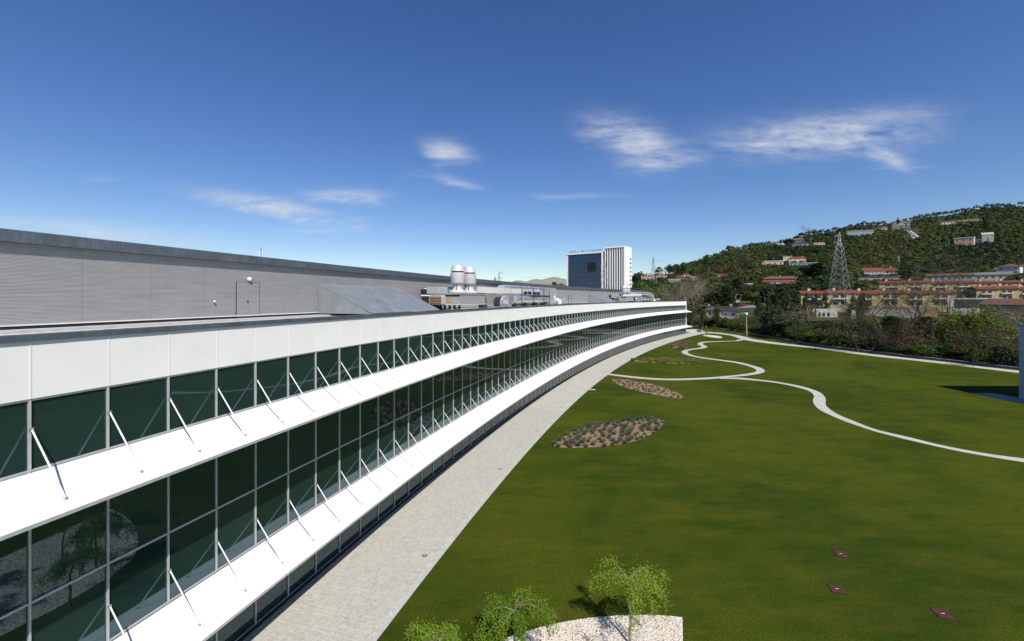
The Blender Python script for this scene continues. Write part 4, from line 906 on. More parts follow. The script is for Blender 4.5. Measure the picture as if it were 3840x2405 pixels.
# ------------------------------------------------------------------ houses, hotel, pylons
CLEAR = []                     # (px0, px1, row top, row base, Y): sight lines kept free of wood
WCACHE = {}
def win_mesh(w, h):
    k = (round(w, 2), round(h, 2))
    if k not in WCACHE: WCACHE[k] = (MB().box(-w/2, w/2, -.06, .05, 0, h).mesh('window', M['frame_w']), MB().box(-w/2+.08*min(1, w), w/2-.08*min(1, w), -.075, -.06, .08, h-.08).mesh('pane', M['pane']))
    return WCACHE[k]
def roof_mesh(w, d, h, rh, kind, e=.5):
    b = MB(); x0, x1, y0, y1 = -w/2-e, w/2+e, -d/2-e, d/2+e
    if kind == 'hip':
        i = min(w, d)*.5; r0, r1 = (-w/2+i, 0), (w/2-i, 0)
        if w < d: r0, r1 = (0, -d/2+i), (0, d/2-i)
        A, B, C_, D = (x0, y0, h), (x1, y0, h), (x1, y1, h), (x0, y1, h); p, q = (*r0, h+rh), (*r1, h+rh)
        if w >= d: b.quad(A, B, q, p).tri(B, C_, q).quad(C_, D, p, q).tri(D, A, p)
        else: b.tri(A, B, p).quad(B, C_, q, p).tri(C_, D, q).quad(D, A, p, q)
        b.box(x0, x1, y0, y1, h-.18, h-.003)
    elif kind == 'gable': b.prism([(y0, h-.12), (y1, h-.12), (y1, h+.06), (0, h+rh), (y0, h+.06)], x0, x1)
    elif kind == 'shed': b.prism([(y0, h-.12), (y1, h+rh-.12), (y1, h+rh+.08), (y0, h+.08)], x0, x1)
    else: b.box(x0, x1, y0, y1, h, h+rh)
    return b
def house(name, label, X, Y, z, rot, w, d, h, kind, rh, wall, roof, wins=(), chim=(), eave=.5, low=None, cat='house', group=None, side=(), foundation=4.0, roofname='roof'):
    o = thing(name, label, cat, (X, Y, z), rot, group)
    MB().box(-w/2, w/2, -d/2, d/2, -foundation, h).build('wall', M[wall], o)
    if low: MB().box(-w/2-.02, w/2+.02, -d/2-.03, d/2, -foundation, low[0]).build('lower_wall', M[low[1]], o)
    r = roof_mesh(w, d, h, rh, kind, eave).build(roofname, M[roof], o)
    for (cx, cy, ch) in chim: MB().box(cx-.35, cx+.35, cy-.3, cy+.3, h-.2, h+ch).build('chimney', M['w_white'], r)
    for (x, z_, ww, wh) in wins: a, p = win_mesh(ww, wh); q = link('window', a, o, (x, -d/2, z_)); link('pane', p, q)
    for (y, z_, ww, wh) in side: a, p = win_mesh(ww, wh); q = link('window', a, o, (w/2, y, z_), math.pi/2); link('pane', p, q)
    return o
def grid_w(w, n, z, ww, wh, x0=None): return [(-w/2+w*(k+.5)/n, z, ww, wh) for k in range(n)]
def hpx(name, label, px0, px1, top, base, rot, dep, kind, rhf, wall, roof, Y=None, nwin=0, floors=1, chims=0, **k):
    """house seen between two columns and two rows; stands on the hillside"""
    pc = (px0+px1)/2
    if Y is None: X, Y, z = hill(pc, base)
    else: X = (pc-1920)/F*Y; z = HC-(base-HOR)*Y/F
    sc = Y/F; a = math.atan2(X, Y); w = (px1-px0)*sc/max(.4, math.cos(rot)); H = (base-top)*sc; rh = H*rhf; h = H-rh
    wins = []
    for f_ in range(floors): wins += grid_w(w, nwin, h*(f_+.28)/floors, min(1.8, w/nwin*.5), h/floors*.42) if nwin else []
    ch = [(-w*.3+w*.6*(q/max(1, chims-1) if chims > 1 else .5), 0, rh+.7) for q in range(chims)]
    CLEAR.append((px0-4, px1+4, top, base, Y)); k.setdefault('eave', .5)
    return house(name, label, X, Y, z, -a+rot, w, dep, h, kind, rh, wall, roof, wins, ch, **k)
hpx('brick_house', 'red brick house with long red roof and white ground floor on the hillside', 2868, 2984, 1036, 1068, .1, 9, 'hip', .34, 'w_brick', 'tile_brown', nwin=7, floors=1, chims=1, low=(1.6, 'w_white'))
hpx('hill_villa', 'cream villa with red roof and two white chimneys on the hillside', 2962, 3018, 963, 985, .1, 9, 'hip', .3, 'w_cream', 'tile_red', nwin=4, floors=2, chims=2)
hpx('hill_villa', 'cream square block with flat roof beside the cream villa', 2937, 2963, 962, 986, .25, 8, 'flat', .04, 'w_cream', 'w_cream', nwin=2, floors=2)
hpx('hill_annex', 'low pink and white annex left of the cream villa', 2861, 2931, 978, 996, .1, 6, 'shed', .2, 'w_pink', 'w_stone', nwin=4)
hpx('pool_terrace', 'white and blue glazed terrace wall below the cream villa', 2968, 3063, 986, 998, .05, 5, 'flat', .1, 'w_blue', 'w_white', nwin=7)
hpx('hill_house', 'blue grey tall house with orange roof high on the hill', 2975, 3011, 894, 914, -.3, 9, 'hip', .3, 'w_bluegrey', 'tile_orange', nwin=4, floors=2)
hpx('hill_house', 'blue grey lower wing with red roof high on the hill', 2976, 3024, 911, 926, -.2, 8, 'hip', .25, 'w_bluegrey', 'tile_brown', nwin=4)
hpx('hill_house', 'small white house with orange roof and arches high on the hill', 3053, 3088, 909, 922, .1, 8, 'hip', .3, 'w_white', 'tile_orange', nwin=4)
hpx('hill_cottage', 'little cream cottage on the ridge left of the palm', 2897, 2921, 905, 918, .1, 8, 'gable', .4, 'w_cream', 'tile_brown', nwin=3)
hpx('long_lodge', 'long blue grey lodge with rows of windows near the hilltop', 3184, 3262, 864, 884, .25, 12, 'gable', .2, 'w_bluegrey', 'tile_grey', nwin=12, floors=2)
hpx('hill_cottage', 'small cottage with red roof and white gable left of the church', 3308, 3324, 850, 862, .1, 8, 'gable', .5, 'w_white', 'tile_brown', nwin=2)
hpx('ridge_restaurant', 'white low building with brown roof near the top of the hill', 3533, 3576, 829, 842, .1, 10, 'hip', .4, 'w_white', 'tile_brown', nwin=5)
hpx('ridge_wall', 'long pale retaining wall near the top of the hill', 3576, 3672, 825, 830, .2, 3, 'flat', .2, 'w_stone', 'w_stone')
hpx('pink_house', 'pale pink flat topped house with red ledge among the hillside trees', 3591, 3642, 892, 926, -.15, 12, 'flat', .08, 'w_pink', 'w_white', nwin=3, floors=2)
hpx('grey_house', 'small white house with grey roof beside the pink house', 3646, 3680, 899, 914, .1, 8, 'shed', .3, 'w_white', 'tile_grey', nwin=2)
hpx('stone_bridge', 'stone viaduct arch with sloping parapet among dark trees', 3688, 3718, 872, 916, .2, 5, 'shed', .2, 'w_stone', 'w_stone', nwin=1, cat='bridge')
hpx('red_roof_house', 'large cream house with bright red roof above a stone wall', 3312, 3366, 1003, 1037, -.1, 11, 'hip', .42, 'w_cream', 'tile_red', nwin=4, floors=2, chims=1)
hpx('red_roof_house', 'dark glazed house wing with bright red roof above a stone wall', 3238, 3300, 1005, 1037, .5, 11, 'gable', .4, 'w_grey', 'tile_red', nwin=6, floors=2)
hpx('retaining_wall', 'grey stone retaining wall below the bright red roofed house', 3200, 3372, 1038, 1052, .05, 2, 'flat', .06, 'w_stone', 'w_stone', cat='wall')
hpx('white_house', 'white stacked house with red roofs at the right edge', 3760, 3815, 991, 1042, -.2, 11, 'hip', .2, 'w_white', 'tile_brown', nwin=3, floors=3)
hpx('white_house', 'white house with terracotta roof cut by the right edge', 3818, 3870, 991, 1025, -.2, 11, 'hip', .3, 'w_white', 'tile_red', nwin=3, floors=2)
hpx('white_house', 'blue grey gabled house left of the white stacked house', 3736, 3776, 1004, 1036, .4, 9, 'gable', .3, 'w_bluegrey', 'tile_brown', nwin=2, floors=2)
hpx('long_block', 'long white apartment block with brown roof behind the yellow houses', 3457, 3612, 1026, 1068, .02, 11, 'gable', .24, 'w_bluegrey', 'tile_brown', nwin=9, floors=2)
hpx('long_block', 'long cream apartment block with grey roof and laundry balconies', 3613, 3755, 1022, 1068, .02, 11, 'gable', .24, 'w_cream', 'tile_grey', nwin=8, floors=2)
hpx('village_house', 'white house with orange wall at the left end of the village', 2404, 2450, 1036, 1052, .2, 8, 'flat', .08, 'w_orange', 'w_white', nwin=3)
hpx('village_house', 'white cubic house behind the pylon in the village', 2425, 2446, 1023, 1038, .2, 8, 'flat', .06, 'w_white', 'w_white', nwin=2)
hpx('village_house', 'broad house with orange roof and cream loggia in the village', 2462, 2499, 1026, 1046, .1, 9, 'hip', .4, 'w_cream', 'tile_orange', nwin=3)
hpx('village_house', 'white flat house top behind the orange roof in the village', 2474, 2500, 1018, 1030, .1, 9, 'flat', .08, 'w_white', 'w_white', nwin=2)
hpx('village_house', 'little house with steep orange roof in the village', 2511, 2527, 1020, 1032, .1, 7, 'hip', .6, 'w_cream', 'tile_orange', nwin=2)
hpx('village_house', 'white house with red roof at the right end of the village', 2556, 2590, 1025, 1041, .1, 9, 'hip', .4, 'w_white', 'tile_red', nwin=3)
hpx('village_house', 'brick coloured house with white dormers in the village', 2537, 2562, 1035, 1050, .1, 8, 'gable', .4, 'w_brick', 'tile_red', nwin=2)
hpx('village_house', 'modern flat roofed house with white columns below the village', 2506, 2549, 1048, 1062, .1, 8, 'flat', .12, 'w_grey', 'w_white', nwin=5)
hpx('village_house', 'small orange house at the lower right of the village', 2588, 2611, 1038, 1051, .1, 7, 'flat', .1, 'w_orange', 'w_white', nwin=2)
hpx('hill_house', 'low house with red roof among dark trees left on the hill', 2684, 2725, 1028, 1039, .1, 8, 'gable', .45, 'w_white', 'tile_red', nwin=3)
hpx('hill_shed', 'long white flat shed among dark trees', 2795, 2818, 1064, 1071, .1, 5, 'flat', .3, 'w_white', 'w_white')
hpx('red_roof_bungalow', 'bungalow with red hip roof behind the row of dark conifers', 2994, 3082, 1097, 1120, .05, 10, 'hip', .4, 'w_cream', 'tile_red', nwin=5, chims=3)
# church with two bell towers and the white stairway
cx_, cy_, cz_ = hill(3379, 868); sc = cy_/F; CLEAR.append((3356, 3402, 826, 866, cy_)); CLEAR.append((3400, 3446, 866, 900, cy_-40))
ch = thing('church', 'grey and white baroque church with two bell towers on the hilltop', 'church', (cx_, cy_, cz_), -math.atan2(cx_, cy_)+.15)
MB().box(-14, 14, 0, 26, -6, 17).build('nave', M['w_granite'], ch); MB().prism([(-14.3, 17), (14.3, 17), (0, 25)], -.2, 26, 'y').build('gable', M['w_stone'], ch)
for sx_ in (-1, 1):
    tw = MB().box(sx_*15-4, sx_*15+4, -1.2, 7, -6, 21).build('tower', M['w_granite'], ch)
    MB().box(sx_*15-4.5, sx_*15+4.5, -1.7, 7.5, 21, 22.2).build('cornice', M['w_stone'], tw); MB().box(sx_*15-3.4, sx_*15+3.4, -.6, 6.4, 22.2, 29).build('belfry', M['w_granite'], tw)
    MB().box(sx_*15-1.2, sx_*15+1.2, -.75, -.6, 23.5, 27.5).build('bell_opening', M['black'], tw); MB().lathe([(3.9, 29), (3.6, 29.8), (2.8, 31.5), (1.2, 33), (.5, 34.5), (.2, 36.5)], 12, (sx_*15, 2.9)).build('dome', M['w_stone'], tw)
for x, z, w_, h_ in ((-6.5, 5, 3, 4), (6.5, 5, 3, 4), (0, 2, 4, 6), (0, 11, 4, 4), (-15, 8, 2.5, 4), (15, 8, 2.5, 4)):
    a, p = win_mesh(w_, h_); q = link('window', a, ch, (x, -1.25 if abs(x) > 10 else 0, z)); link('pane', p, q)
stw = thing('hill_stairway', 'zigzag white stone stairway below the hilltop church', 'stairway')
for k in range(11):
    t_ = k/10; X, Y, z = hill(3404+t_*30+(6 if k % 2 else -6), 868+t_*31); a = math.atan2(X, Y); wl_ = (10+20*t_)*Y/F
    MB().box(-wl_/2, wl_/2, -.6, .6, -3, 3.4).build('stair_wall', M['w_white'], stw, loc=(X, Y, z), rot=-a+(.5 if k % 2 else -.5))
    if k < 10: MB().box(-1.2, 1.2, -8, 8, -1, 2.2).build('flight', M['w_stone'], stw, loc=(X, Y, z+2.0), rot=-a)
# yellow terraced houses
def terrace_unit(name, X, Y, z, rot, w, h, label, group, floors=2, low=True):
    o = thing(name, label, 'house', (X, Y, z), rot, group); d = 10
    MB().box(-w/2, w/2, -d/2, d/2, -4, h).build('wall', M['w_yellow'], o); MB().box(-w*.30, w*.22, -d/2-.04, -d/2+.5, .25, h-.25).build('recess', M['w_grey'], o)
    r = roof_mesh(w-.02, d, h, 1.5, 'gable', .01).build('roof', M['tile_red'], o); MB().box(-w/2, w/2, -d/2-.55, -d/2-.01, h-.25, h+.02).build('eave', M['tile_red'], o)
    MB().box(-w*.12-.55, -w*.12+.55, -.6, .6, h+.3, h+2.5).build('chimney', M['w_cream'], r); MB().prism([(-d/2, h+.0), (0, h+1.5), (0, h+1.9), (-d/2-.3, h+.35)], w/2-.07, w/2+.07).build('party_wall', M['w_cream'], r)
    for f_ in range(floors):
        z_ = .4+f_*h/2
        for x in (-w*.18, w*.10): a, p = win_mesh(w*.22, h*.28); q = link('window', a, o, (x, -d/2-.05, z_+.45)); link('pane', p, q)
        if f_: MB().box(-w*.31, w*.23, -d/2-1.0, -d/2-.05, z_-.1, z_+.55).build('balcony', M['w_cream'], o)
    return o
def terrace(px0, px1, n, top, base, Y, lab, group, h, rot=0.0):
    CLEAR.append((px0, px1, top, base, Y))
    for k in range(n):
        pc = px0+(px1-px0)*(k+.5)/n; Yk = Y+(pc-(px0+px1)/2)/F*Y*math.tan(rot)*.6; X = (pc-1920)/F*Yk; z = HC-(base-HOR)*Yk/F; a = math.atan2(X, Yk); w = (px1-px0)/n*Yk/F*math.cos(a)*1.18
        terrace_unit('terraced_house', X, Yk, z+(.25 if k % 2 else 0), -a*.55, w, h, lab % ('leftmost', 'second', 'third', 'fourth', 'fifth', 'sixth', 'seventh', 'eighth')[k], group)
terrace(2998, 3560, 6, 1086, 1152, 205, 'yellow terraced house with red roof in the front row, %s from the left', 'yellow terraced houses, front row', 6.4)
terrace(3290, 3640, 4, 1066, 1100, 262, 'yellow terraced house with red roof in the back row, %s from the left', 'yellow terraced houses, back row', 6.0)
terrace(3645, 3870, 3, 1078, 1130, 215, 'yellow terraced house with red roof at the right edge, %s of its row', 'yellow terraced houses, right row', 6.0)
terrace(3645, 3880, 3, 1062, 1095, 290, 'distant yellow terraced house behind the right row, %s from the left', 'yellow terraced houses, rear right row', 6.0)
hpx('garden_wall', 'ochre garden wall in front of the yellow terraced houses', 3060, 3440, 1150, 1160, .02, .6, 'flat', .1, 'w_ochre', 'w_stone', Y=196, cat='wall', eave=.05)
hpx('stone_wall', 'grey weathered concrete wall below the ochre garden wall', 3205, 3430, 1158, 1182, .02, .6, 'flat', .06, 'w_stone', 'w_stone', Y=184, cat='wall', eave=.05)
gx = hpx('garage', 'dark garage with thick white frame in front of the right yellow houses', 3590, 3725, 1118, 1146, .05, 7, 'flat', .14, 'w_white', 'w_white', Y=178, eave=.05)
MB().box(-6.2, 6.2, -3.56, -3.5, -1, 2.5).build('garage_door', M['w_dark'], gx)
hpx('pink_barn', 'dull pink building with low brown tiled roof at the right edge', 3745, 3900, 1120, 1190, -.35, 12, 'gable', .34, 'w_pinkish', 'tile_brown', Y=150)
# white bungalows with dark roofs behind the thicket
def bungalow(label, X, Y, z, rot, w, d, h, rh, chims, wins, **k): return house('bungalow', label, X, Y, z, rot, w, d, h, 'hip', rh, 'w_white', 'tile_dark', wins, chims, .5, **k)
Y = 226; zb_ = HC-(1186-HOR)*Y/F
bungalow('white bungalow with broad dark hip roof and white chimneys behind the thicket, left', .485*Y+1, Y, zb_, -.95, 23, 12, 2.9, 2.5, [(-7, .5, 3.3), (-1, .5, 3.3), (5, .5, 3.5)], grid_w(23, 6, .6, 1.4, 1.3), side=[(-2.5, .6, .8, 1.6), (1.0, .6, 1.6, 1.3)])
bungalow('white bungalow with dark hip roof further back behind the thicket', .545*Y+5, Y+14, zb_+.6, -.95, 14, 10, 2.8, 2.2, [(-2, .5, 3.2), (1.5, 1.5, 3.2)], grid_w(14, 4, .6, 1.4, 1.3), side=[(-2.5, .6, .8, 1.6)])
bungalow('white bungalow with dark hip roof in front of the conifer row', .645*Y, Y-3, HC-(1185-HOR)*Y/F, -.9, 20, 9, 2.6, 1.9, [(5, .5, 2.6)], grid_w(20, 5, .6, 1.5, 1.2), side=[(-2.0, .5, .8, 1.6)])
hpx('bungalow', 'low pale bungalow with light flat hip roof and lattice window behind the thicket', 2648, 2700, 1152, 1190, -.35, 9, 'hip', .25, 'w_white', 'tile_grey', Y=222, nwin=3)
ar = hpx('arcade_house', 'white house front with pointed arches near the big pylon', 3068, 3131, 1160, 1184, .05, 6, 'flat', .06, 'w_white', 'w_white', Y=172, eave=.1, foundation=.5)
for x in (-2.4, -1.0, .5): MB().prism([(-.42, 0), (.42, 0), (.42, .9), (0, 1.9), (-.42, .9)], -3.06, -2.9, 'y').build('arch', M['black'], ar, loc=(x, 0, -.2))
hpx('white_pillar', 'tall white wall end beside the big pylon', 3194, 3208, 1163, 1188, 0, .6, 'flat', .04, 'w_white', 'w_white', Y=165, cat='wall', eave=.02)
# cream roofed pavilion beyond the kerb, right
pv = thing('pavilion', 'low dark pavilion with sloping cream flat roof beyond the kerb', 'building', (116, 92, 0), -.25)
zr_ = HC-(1266-HOR)*92/F
MB().box(-10.5, 14, -1, 8, -1, zr_-.5).build('wall', M['w_dark'], pv); MB().prism([(-11.8, zr_-.05), (14.5, zr_+.2), (14.5, zr_-.55), (-11.8, zr_-.25)], -1.8, 9, 'y').build('roof', M['w_cream'], pv)
for x in (-6, -2, 2, 6, 10): a, p = win_mesh(2.2, 1.6); q = link('window', a, pv, (x, -1, 1.0)); link('pane', p, q)
# grey block at the right edge, its terrace, and low wall at the end of the building
gbk = thing('grey_block', 'plain grey building corner at the right edge casting a shadow on the lawn', 'building', (68.2, 57.4, 0))
MB().box(0, 26, -40, 0, -.3, 9.72).build('wall', M['w_block'], gbk); MB().box(-.08, 26.1, -40.1, .08, 9.72, 9.92).build('coping', M['zinc'], gbk)
for z in (2.45, 4.9, 7.3): MB().box(-.012, .0, -40, 0, z, z+.03).build('panel_joint', M['dark'], gbk)
MB().box(-.02, .0, -7.5, -4.6, 0, 4.6).build('door', M['w_blue'], gbk)
tag(sheet('terrace', [(65.0, 20), (68.3, 20), (68.3, 60.5), (65.0, 60.5)], .02, M['terrace']), kind='structure')
x, y = gp(2590, 1246); lw = thing('low_wall', 'low white concrete wall at the far end of the building', 'wall', (x, y, 0), .25)
MB().box(-2.6, 3.0, -.15, .15, 0, 1.1).build('wall', M['concrete'], lw); MB().box(2.7, 3.0, -3.0, -.15, 0, 1.1).build('return', M['concrete'], lw); MB().box(-2.65, 3.05, -.2, .2, 1.1, 1.16).build('coping', M['kerb'], lw)

# hotel
ht = thing('hotel', 'modern white hotel with dark blue glass block and finned white tower', 'hotel', (45.6, 348, 0), math.atan2(-18, 24)); HT = 49.6; CLEAR.append((2120, 2385, 920, 1110, 340))
L1 = 30.0
MB().box(-1.1, .0, 0, 12, -3, HT).build('left_wall', M['hotel_white'], ht); MB().box(-1.1, L1+.5, -.25, 12, HT-.9, HT+.35).build('roof_slab', M['hotel_white'], ht); MB().box(L1-.4, L1+.5, -.25, 9, -3, HT-.9).build('right_wall', M['hotel_white'], ht)
MB().box(0, L1-.4, .6, 11.5, -3, HT-.9).build('block', M['w_dark'], ht)
nc, nrw = 12, 13; pw_, ph_ = (L1-.4)/nc, (HT-2.9)/nrw; bp = MB().box(.06, pw_-.06, 0, .25, .06, ph_-.06).mesh('glass_panel', M['bluepane'])
for i in range(nc):
    for j in range(nrw):
        if i in (7, 8, 9) and j in (9, 10): continue
        q = link('glass_panel', bp, ht, (i*pw_, .3, 2+j*ph_)); q.rotation_euler = (R_.gauss(0, .006), 0, R_.gauss(0, .006))
MB().box(7*pw_, 10*pw_, .05, .5, 2+9*ph_, 2+9*ph_+.3).build('window_sill', M['w_dark'], ht); MB().box(7*pw_+.05, 10*pw_-.05, .5, .58, 2+9*ph_+.3, 2+11*ph_).build('dark_opening', M['black'], ht)
T0 = L1+2.2; TT = 52.6; TW = 16.2
MB().box(T0, T0+TW, .6, 13.8, -3, TT).build('tower', M['hotel_white'], ht); MB().box(L1+.5, T0, 3, 11, -3, TT-4).build('link_block', M['w_dark'], ht)
nf = 8
for k in range(nf):
    x = T0+.3+(TW-.8)*k/nf; MB().box(x+.5, x+(TW-.8)/nf, .42, .6, 1, TT-1.6).build('glass_strip', M['bluepane'], ht); MB().box(x, x+.5, -.45, .6, -2, TT-.2).build('fin', M['hotel_white'], ht)
MB().box(T0-.2, T0+TW+.1, -.7, .6, TT-.9, TT+.3).build('tower_top', M['hotel_white'], ht); MB().box(T0+TW-.7, T0+TW+.05, -.7, .6, -2, TT-.9).build('fin', M['hotel_white'], ht)
for k in range(12):
    a, p = win_mesh(2.3, 1.4); q = link('window', a, ht, (T0+TW, 11.2, 5+3.25*k+2.2), math.pi/2); link('pane', p, q)
xl = 1.2
for ch_ in 'HOTEL MELIÁ BRAGA':
    if ch_ != ' ':
        cu = bpy.data.curves.new('sign_letter', 'FONT'); cu.body = ch_; cu.size = 2.6; cu.extrude = .08; to = bpy.data.objects.new('tmp_letter', cu); me = bpy.data.meshes.new_from_object(to); bpy.data.objects.remove(to); bpy.data.curves.remove(cu)
        me.materials.append(M['blue_sign']); link('sign_letter', me, ht, (xl, .2, HT+.45), (math.pi/2, 0, 0))
    xl += 1.25 if ch_ in ' I' else 1.78
# pylons
def pylon(X, Y, z, h, wb, label, rot=.3, arms=((.80, .13), (.88, .13)), n=13, thick=.12):
    o = thing('pylon', label, 'pylon', (X, Y, z), rot, 'lattice power pylons')
    def wd(t_): return wb/2*(1-t_)**1.0*(1 if t_ < .75 else 1)+.35 if t_ < .82 else .55*(1-(t_-.82)/.18)+.08
    def cor(t_): w_ = wd(t_); return [Vector((sx_*w_, sy_*w_, t_*h)) for sx_, sy_ in ((-1, -1), (1, -1), (1, 1), (-1, 1))]
    ts = [1-(1-k/n)**1.25 for k in range(n+1)]; ts[-1] = .985
    for q in range(4):
        b = MB()
        for a, c in zip(ts, ts[1:]): b.tube(cor(a)[q], cor(c)[q], thick, n=4)
        b.build('leg', M['steel'], o)
        b = MB()
        for a, c in zip(ts, ts[1:]):
            A, B, C_, D = cor(a)[q], cor(a)[(q+1) % 4], cor(c)[q], cor(c)[(q+1) % 4]; b.tube(A, D, thick*.55, n=3).tube(B, C_, thick*.55, n=3)
            if a > .5: b.tube(C_, D, thick*.5, n=3)
        b.build('bracing', M['steel'], o)
    for (t_, l) in arms:
        L = l*h
        for sgn in (-1, 1):
            b = MB(); zz = t_*h; w_ = wd(t_)
            for yy_ in (-w_, w_): b.tube((sgn*w_*.5, yy_, zz), (sgn*L, 0, zz+.3), thick*.6, n=3)
            b.tube((sgn*w_*.5, 0, zz+.05*h*.6), (sgn*L, 0, zz+.3), thick*.5, n=3).tube((sgn*L, 0, zz+.3), (sgn*L, 0, zz-1.6), thick*.5, n=4); b.build('cross_arm', M['steel'], o)
    return o
Yp = 198; Xp = (3148-1920)/F*Yp; zp = HC-(1172-HOR)*Yp/F; pylon(Xp, Yp, zp, (1172-866)*Yp/F, 7.4, 'tall grey lattice pylon standing right of the lawn before the hill', .5, ((.845, .13), (.925, .11)), 14, .075); CLEAR.append((3075, 3215, 866, 1172, Yp))
pylon((2450-1920)/F*330, 330, HC-(1108-HOR)*330/F, (1108-961)*330/F, 4.6, 'lattice pylon right of the hotel with the village behind', .3, ((.70, .12), (.87, .12)), 12, .09)
pylon((2267-1920)/F*290, 290, 3, HC-(966-HOR)*290/F-3, 4.6, 'slim lattice pylon in front of the gap between the hotel blocks', .5, ((.60, .09), (.72, .09), (.85, .09)), 12, .09)
pylon((1871-1920)/F*420, 420, 2, HC-(1013-HOR)*420/F-2, 7, 'distant pylon showing above the long roof edge', .2, ((.80, .1), (.92, .1)), 10, .16)
Xq, Yq, zq = hill(3369, 992); pylon(Xq, Yq, zq, 32*Yq/F, 4, 'small pale pylon among the hillside trees', .3, ((.8, .1), (.9, .1)), 8, .16); CLEAR.append((3362, 3376, 958, 992, Yq))
def wire(a, b_, sag, label):
    pts = [];
    for k in range(25):
        t_ = k/24; p = Vector(a).lerp(Vector(b_), t_); p.z -= sag*4*t_*(1-t_); pts.append(p)
    b = MB()
    for p, q in zip(pts, pts[1:]): b.tube(p, q, .035, n=3, cap=False)
    tag(b.build('power_line', M['wire']), label, 'power line', 'power lines between the pylons')
ZP1 = zp+(1172-866)*Yp/F; P2 = ((2450-1920)/F*330, 330); P3 = ((2267-1920)/F*290, 290); P4 = ((1871-1920)/F*420, 420)
zz2 = HC-(961-HOR)*330/F; zz3 = HC-(966-HOR)*290/F; zz4 = HC-(1013-HOR)*420/F
wire((P4[0], P4[1], zz4-3), (P3[0], P3[1], zz3-6), 6, 'upper thin power line between the distant pylon and the hotel'); wire((P4[0], P4[1], zz4-8), (P3[0], P3[1], zz3-12), 6, 'lower thin power line between the distant pylon and the hotel')
for k, (dz_, nm) in enumerate(((5, 'upper'), (16, 'middle'), (22, 'lowest'))): wire((P3[0]+3, P3[1], zz3-4-dz_*.5), (P2[0], P2[1], zz2-dz_*.45-2), 3, nm+' thin power line between the hotel and the right pylon')
for k, (dz_, nm) in enumerate(((3, 'upper'), (8, 'lower'))): wire((P2[0]+2, P2[1], zz2-dz_), (Xp-3, Yp, ZP1-dz_), 8, nm+' thin power line sagging between the two right pylons')
# lamp posts, road, car
x, y = gp(2800.9, 1261.5); lp = thing('lamp_post', 'tall slim lamp post on the strip of lawn before the kerb', 'lamp post', (x, y, 0))
b = MB().tube((0, 0, 0), (-.1, 0, 4.2), .14, .11, 8).tube((-.1, 0, 4.2), (-.2, 0, 7.6), .11, .08, 8); b.build('pole', M['w_cream'], lp, True); MB().box(-.55, .15, -.35, .35, 7.6, 8.2).build('lamp_head', M['w_white'], lp); MB().box(-.75, .0, -.4, .4, 7.5, 7.6).build('head_base', M['dark'], lp)
def road_strip(px):
    b = MB(); pts = []
    for p, r0, r1 in px:
        for rr in (r0, r1): X, Y, z = hill(p, rr); pts.append((X, Y, z+.25))
    b.v = pts; b.f = [(2*i, 2*i+2, 2*i+3, 2*i+1) for i in range(len(px)-1)]; return b
tag(road_strip([(2640, 1124, 1129), (2690, 1130, 1136), (2740, 1136, 1142), (2790, 1141, 1148), (2840, 1146, 1152)]).build('road', M['asphalt']), kind='structure'); CLEAR.append((2650, 2830, 1108, 1146, 250))
def street_lamp(px, top, base, label, arms=1):
    X, Y, z = hill(px, base); h = (base-top)*Y/F; o = thing('street_lamp', label, 'lamp post', (X, Y, z), -math.atan2(X, Y)); MB().tube((0, 0, 0), (0, 0, h), .12, .08, 6).build('pole', M['steel'], o)
    for sgn in ((1,) if arms == 1 else (-1, 1)): MB().tube((0, 0, h), (sgn*1.6, 0, h+.3), .06, n=5).build('arm', M['steel'], o); MB().box(sgn*1.6-.4, sgn*1.6+.4, -.15, .15, h+.22, h+.4).build('lamp_head', M['w_white'], o)
    CLEAR.append((px-14, px+14, top, base, Y))
street_lamp(2776, 1106, 1136, 'double armed street lamp beside the road', 2); street_lamp(2655, 1088, 1126, 'single street lamp beside the bare trees'); street_lamp(2868, 1118, 1142, 'single street lamp before the dark conifers')
X, Y, z = hill(2766, 1137); kk_ = thing('kiosk', 'small white kiosk with a tall pole beside the road', 'kiosk', (X, Y, z), -math.atan2(X, Y)); MB().box(-.7, .9, -.7, .7, 0, 2.4).build('body', M['w_white'], kk_); MB().box(-.8, 1.0, -.8, .8, 2.4, 2.55).build('roof', M['w_grey'], kk_); MB().tube((-.9, 0, 0), (-.9, 0, 5.2), .09).build('pole', M['w_white'], kk_)
X, Y, z = hill(2782, 1143.5); car = thing('parked_car', 'small red car on the road behind the bungalows', 'car', (X, Y, z+.3), -.15)
MB().prism([(-2, .35), (-2.02, .8), (-1.3, .92), (-.7, 1.4), (.75, 1.42), (1.35, .95), (2.0, .82), (2.02, .35)], -.8, .8, 'y').build('body', M['red_paint'], car); MB().prism([(-1.2, .95), (-.68, 1.36), (.72, 1.38), (1.2, .97)], -.81, .81, 'y').build('window', M['pane'], car)
for x in (-1.25, 1.25):
    for y in (-.8, .62): MB().tube((x, y, .33), (x, y+.18, .33), .33, n=12).build('wheel', M['black'], car)

